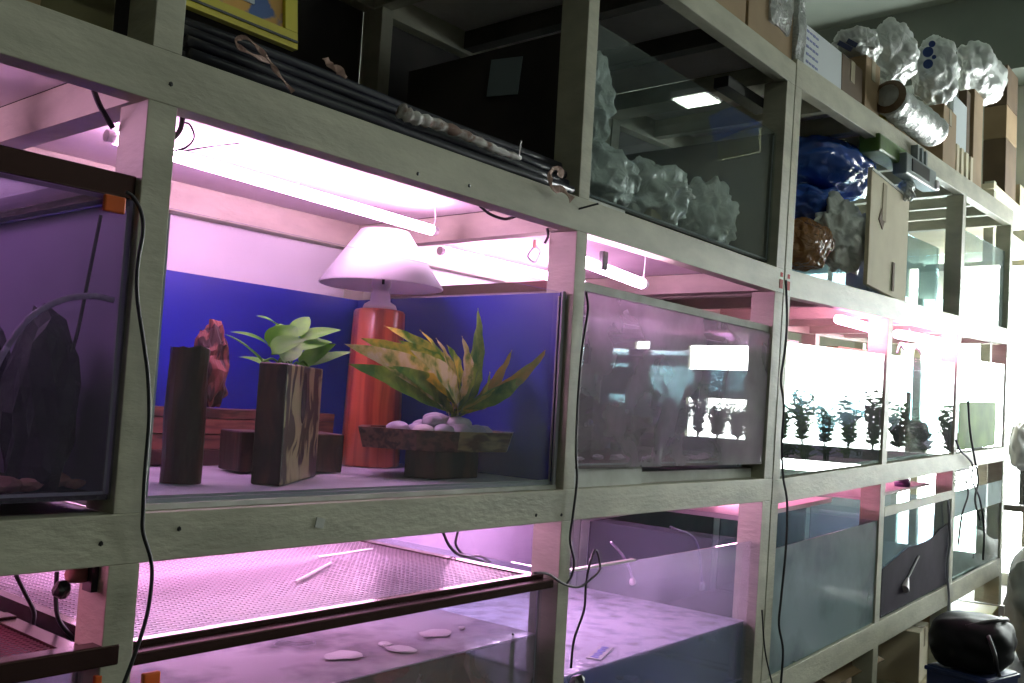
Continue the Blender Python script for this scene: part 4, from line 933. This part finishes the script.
# ---------------------------------------------------------------- cables on the posts
cab([at(x,y,1.488) for x,y in ((126,192),(133,197),(141,212),(143,232),(138,262),(137,295),(144,345),(148,378),(149,420),(145,470),(143,512),(143,532),(150,556),(152,575),(148,610),(138,645),(124,683),(118,700))], .0034, 'long black cable running down the first post and across the middle beam')
cab([at(x,y,1.60) for x,y in ((93,88),(99,104),(108,120),(113,128))], .005, 'thick dark cable behind the upper beam left of the first post')
cab([at(x,y,1.62) for x,y in ((183,116),(180,130),(172,140),(166,150))], .005, 'thick dark cable curling behind the first post, right side')
cab([at(x,y,1.62) for x,y in ((168,152),(185,148),(194,138),(190,125),(182,122))], .002, 'thin grey wire loop beside the first post')
cab([at(x,y,1.62) for x,y in ((168,156),(190,150),(215,146),(240,143))], .0015, 'thin straight wire leading to the glowing tube')
cab([at(x,y,1.488) for x,y in ((586,292),(588,310),(582,350),(578,400),(576,450),(577,480),(573,515),(570,540),(574,560),(572,575),(566,585))], .0034, 'black cable running down the second post')
cab([at(x,y,1.484) for x,y in ((534,573),(548,574),(562,583),(578,587),(592,578),(600,568),(596,550),(590,563),(586,585),(584,610),(574,640),(571,668))], .0034, 'black cable looping into a point at the second post and falling to a plug')
cab([at(x,y,1.9) for x,y in ((443,532),(449,545),(458,554),(472,558),(487,563))], .005, 'dark cable behind the mesh lid, lower of two')
cab([at(x,y,1.92) for x,y in ((458,531),(456,545),(466,556),(480,556),(490,562))], .004, 'second dark cable behind the mesh lid')
cab([at(x,y,1.6) for x,y in ((480,206),(490,214),(505,219),(517,216))], .004, 'dark cable sagging under the upper beam')
cab([at(x,y,1.6) for x,y in ((547,228),(548,236),(545,243))], .004, 'short dark cable end at the second post')
cab([at(x,y,1.486) for x,y in ((786,280),(787,320),(785,350),(781,380),(784,405),(782,440),(783,475),(787,500),(787,530),(785,560),(781,600),(779,625),(783,650),(781,683),(780,700))], .0045, 'black cable running down beside the butt joint of the racks')
cab([at(x,y,1.486) for x,y in ((762,610),(765,650),(772,683))], .003, 'thin cable low on the butt joint')
cab([at(x,y,1.6) for x,y in ((742,507),(747,525),(753,545),(757,560))], .003, 'thin cable hanging beside the post over the foamy tank')
cab([at(x,y,1.48) for x,y in ((956,440),(960,450),(968,458),(973,466),(972,480),(980,500),(984,530),(983,560))], .006, 'dark cable crossing the end of the middle beam in the far rack')
cab([at(x,y,1.48) for x,y in ((968,400),(970,430),(974,455),(978,480),(975,500),(980,520))], .006, 'second dark cable beside it over the last bay')
cab([at(x,y,1.48) for x,y in ((958,545),(962,515),(968,495),(966,480))], .005, 'dark cable curving over the last low pane')
cab([at(x,y,1.49) for x,y in ((948,500),(950,540),(947,570),(949,600),(946,628))], .007, 'pale cable hanging at the fifth post', mat=silicone)
cab([at(x,y,1.55) for x,y in ((874,622),(884,624),(895,618),(903,608),(908,598))], .007, 'white cable sagging under the lower beam', mat=ceramic)
hk = thing('spring_hook', 'small metal spring hook hanging under the bearer beside the second post', 'hook', at(534,240,1.70))
MB().tube(curvept([at(536,246,1.70),at(540,252,1.70),at(535,262,1.70),at(528,256,1.70),at(533,248,1.70)],6),.004,6).build('ring', silicone, hk); MB().tube([at(535,240,1.70),at(534,248,1.70)],.005,6).build('shank', coral, hk)

# ---------------------------------------------------------------- under and beside the far rack
def open_carton(label, c, sz, rz, mat=cardb):
    t = thing('cardboard_box', label, 'box', c); R = Matrix.Rotation(rz,3,'Z')
    def pt(x,y,z): return Vector(c)+R@Vector((x,y,z))
    m = MB(); a,b_,h = sz[0]/2,sz[1]/2,sz[2]
    m.obox(pt(0,-b_,h/2),(sz[0],.006,h),(0,0,rz)); m.obox(pt(0,b_,h/2),(sz[0],.006,h),(0,0,rz)); m.obox(pt(-a,0,h/2),(.006,sz[1]-.007,h),(0,0,rz)); m.obox(pt(a,0,h/2),(.006,sz[1]-.007,h),(0,0,rz)); m.obox(pt(0,0,.004),(sz[0]-.01,sz[1]-.01,.006),(0,0,rz))
    m.build('carton', mat, t)
    MB().obox(pt(0,-b_-.05,h+.008),(sz[0]*.96,.11,.004),(.35,0,rz)).build('flap', mat, t); MB().obox(pt(0,b_+.04,h+.02),(sz[0]*.96,.11,.004),(-.7,0,rz)).build('flap', mat, t)
    MB().obox(pt(-a-.03,0,h+.02),(.10,sz[1]*.9,.004),(0,.6,rz)).build('flap', mat, t); MB().obox(pt(a+.03,0,h+.015),(.10,sz[1]*.9,.004),(0,-.5,rz)).build('flap', mat, t)
    return t
open_carton('open brown carton on the floor under the far rack, lid flaps up, nearest the camera',(4.55,1.90,0),(.72,.5,.36),.0)
carton('pale carton standing upright under the far rack beside the black bag',(5.55,1.68,.13),(.34,.26,.28),cardb_pale,.15)
carton('low pale carton under the upright one',(5.52,1.68,0),(.44,.34,.128),cardb_pale,.05,tp=False)
carton('dark carton in the shadow under the far rack',(5.2,2.05,0),(.40,.35,.30),cardb_dark,.0,tp=False)
yb = thing('yellow_box', 'flat yellow topped box lying behind the black bag', 'box', (6.35,1.50,.0))
MB().obox((6.45,1.62,.19),(.62,.42,.38),(0,0,.1)).build('carton', cardb, yb, bevel=.004); MB().obox((6.45,1.62,.388),(.62,.42,.012),(0,0,.1)).build('yellow_top', pmat('yellow lid',(.55,.50,.10),.5), yb); MB().obox((6.77,1.56,.37),(.02,.30,.06),(0,0,.1)).build('white_edge', ceramic, yb)
crt = thing('blue_crate', 'dark blue crate on the floor carrying the black bag', 'crate', (5.0,1.19,0))
m = MB(); m.obox((5.12,1.20,.175),(.31,.30,.35),(0,0,-.25)); m.build('crate_body', pmat('dark blue crate',(.012,.03,.13),.5), crt, bevel=.012)
MB().obox((5.04,1.042,.25),(.10,.006,.08),(0,0,-.25)).build('grey_sticker', silicone, crt)
for dz in (.33,.05): MB().obox((5.12,1.20,dz),(.322,.312,.02),(0,0,-.25)).build('rim', pmat('dark blue crate rim',(.012,.03,.13),.4), crt, bevel=.004)
bg = thing('black_bag', 'bulging black plastic covered bag on the dark blue crate', 'bag', (5.0,1.19,.312))
bm_ = pmat('shiny black plastic sheet', (.007,.008,.009), .55, bump=.25, bscale=7, spec=.18)
def superblob(c, r, e, amp, seed, flat):
    m = MB(); g = bmesh.ops.create_icosphere(m.bm, subdivisions=4, radius=1)
    for v in g['verts']:
        d = v.co.normalized(); k_ = (abs(d.x)**e+abs(d.y)**e+abs(d.z)**e)**(-1/e); n = 1+amp*noise.noise(d*3+Vector((seed,0,0)))
        p = Vector((d.x*r[0],d.y*r[1],d.z*r[2]))*k_*n; p.z = max(p.z,-flat); v.co = p+Vector(c)
    return m
superblob((5.12,1.20,.475),(.20,.18,.125),3.4,.10,2,.118).build('bag_body', bm_, bg, smooth=True)
MB().tube(curvept([(4.93,1.09,.55),(4.88,1.05,.48),(4.88,1.04,.42),(4.93,1.04,.38)],5),.010,8).build('strap', blackp, bg, smooth=True)
MB().tube(curvept([(4.95,1.19,.57),(5.04,1.1,.600),(5.15,1.07,.600),(5.26,1.08,.58)],5),.012,8).build('seam_piping', blackp, bg, smooth=True)
# draped grey cover at the right edge
gc = thing('draped_cover', 'grey draped cover over something at the right edge, behind the black bag', 'cover', (6.9,1.15,0))
m = superblob((7.35,1.28,.38),(.50,.20,.40),2.6,.22,5,.378); m.rough(.02,7,3); m.build('cover', pmat('grey draped cloth',(.33,.35,.35),.6,bump=.3,bscale=8), gc, smooth=True)
cv2 = thing('grey_appliance', 'rounded grey appliance hood at the right edge above the stool', 'appliance', (8.0,1.6,1.25))
m = superblob((8.55,1.66,1.40),(.32,.09,.20),2.2,.15,8,.2); m.build('hood', pmat('grey hood',(.30,.30,.30),.5), cv2, smooth=True)
MB().tube([(8.55,1.66,1.21),(8.55,1.66,.935)],.03,10).build('stand', blackp, cv2)
stl = thing('wooden_stool', 'dark wooden stool silhouetted against the bright entrance at the right edge', 'stool', (8.7,1.75,0))
sm = pmat('dark stool wood',(.04,.035,.03),.6)
MB().box(8.45,9.0,1.56,1.95,.88,.93).build('seat', sm, stl, bevel=.006)
for x in (8.49,8.92):
    for y in (1.59,1.89): MB().box(x,x+.05,y,y+.04,0,.879).build('leg', sm, stl)
MB().box(8.50,8.96,1.60,1.62,.40,.44).build('stretcher', sm, stl)

# planted bench in front of the shop windows, mirrored in the tank glass
bn = thing('plant_bench', 'dark bench with plants in front of the shop windows, mirrored in the far tanks', 'bench', (9.3,-.5,0))
MB().box(9.15,9.5,-2.6,.95,1.12,1.27).build('bench_top', blackp, bn)
for y in (-2.5,-1.3,-.2,.85): MB().box(9.3,9.36,y,y+.06,0,1.119).build('leg', blackp, bn)
random.seed(9)
for i in range(15):
    y = -2.45+i*.235; h = .30+.28*random.random()
    water_plant(9.32, y, 1.27, h, 34, plant_d, 'leafy shrub standing on the bench by the shop windows', 'shrubs on the bench by the windows', .17)

# blue tarpaulin and board hung high near the end wall, mirrored in the upper glass
tp_ = thing('tarpaulin', 'deep blue tarpaulin hung high near the end wall, mirrored in the upper glass', 'tarpaulin', (8.2,-1.06,4.38))
MB().obox((8.2,-1.06,4.385),(.02,.58,.27),(.25,0,0)).build('sheet', pmat('deep blue tarpaulin',(.05,.14,.85),.6), tp_, bevel=.004)
for y in (-1.3,-.82): MB().tube([(8.2,y,4.45),(8.2,y,CZ)],.004,6).build('cord', blackcable, tp_)
bd_ = thing('pinboard', 'olive board below the blue tarpaulin, mirrored in the upper glass', 'board', (8.26,-1.07,4.14))
MB().obox((8.26,-1.07,4.14),(.02,.44,.24),(.06,0,0)).build('panel', pmat('olive board',(.65,.65,.40),.7), bd_, bevel=.004)
for y in (-1.25,-.89): MB().tube([(8.26,y,4.2),(8.26,y,CZ)],.004,6).build('cord', blackcable, bd_)
tag(box('glare_cut_sheet', pmat('dark sheet added against floor glare',(.014,.014,.015),.95,spec=.1), (4.3,-1.3,.001), (10.4,.98,.012)), 'dark sheet added against floor glare along the aisle in front of the far rack', 'mat')  # added unseen sheet that darkens the floor mirrored in the low tanks
p_ = at(320,523,1.4985); MB().obox(p_,(.022,.0016,.020),(0,.2,0)).build('tape_patch', foam, rA)
fl = thing('floating_label', 'pale strip with smudged blue lettering on the foamy water near the glass', 'label', onz(598,652,.7645))
q_ = onz(600,653,.765); MB().obox((q_.x,max(q_.y,1.60),.7655),(.16,.045,.003),(0,0,.35)).build('strip', foam, fl)
bi = pmat('blue lettering',(.05,.08,.42),.6)
for i in range(7):
    MB().obox((q_.x+(i-3)*.021*.94,max(q_.y,1.60)+(i-3)*.021*.34,.7676),(.012,.024-.006*(i%2),.001),(0,0,.35+.25*(i%3-1))).build('letter_mark', bi, fl)
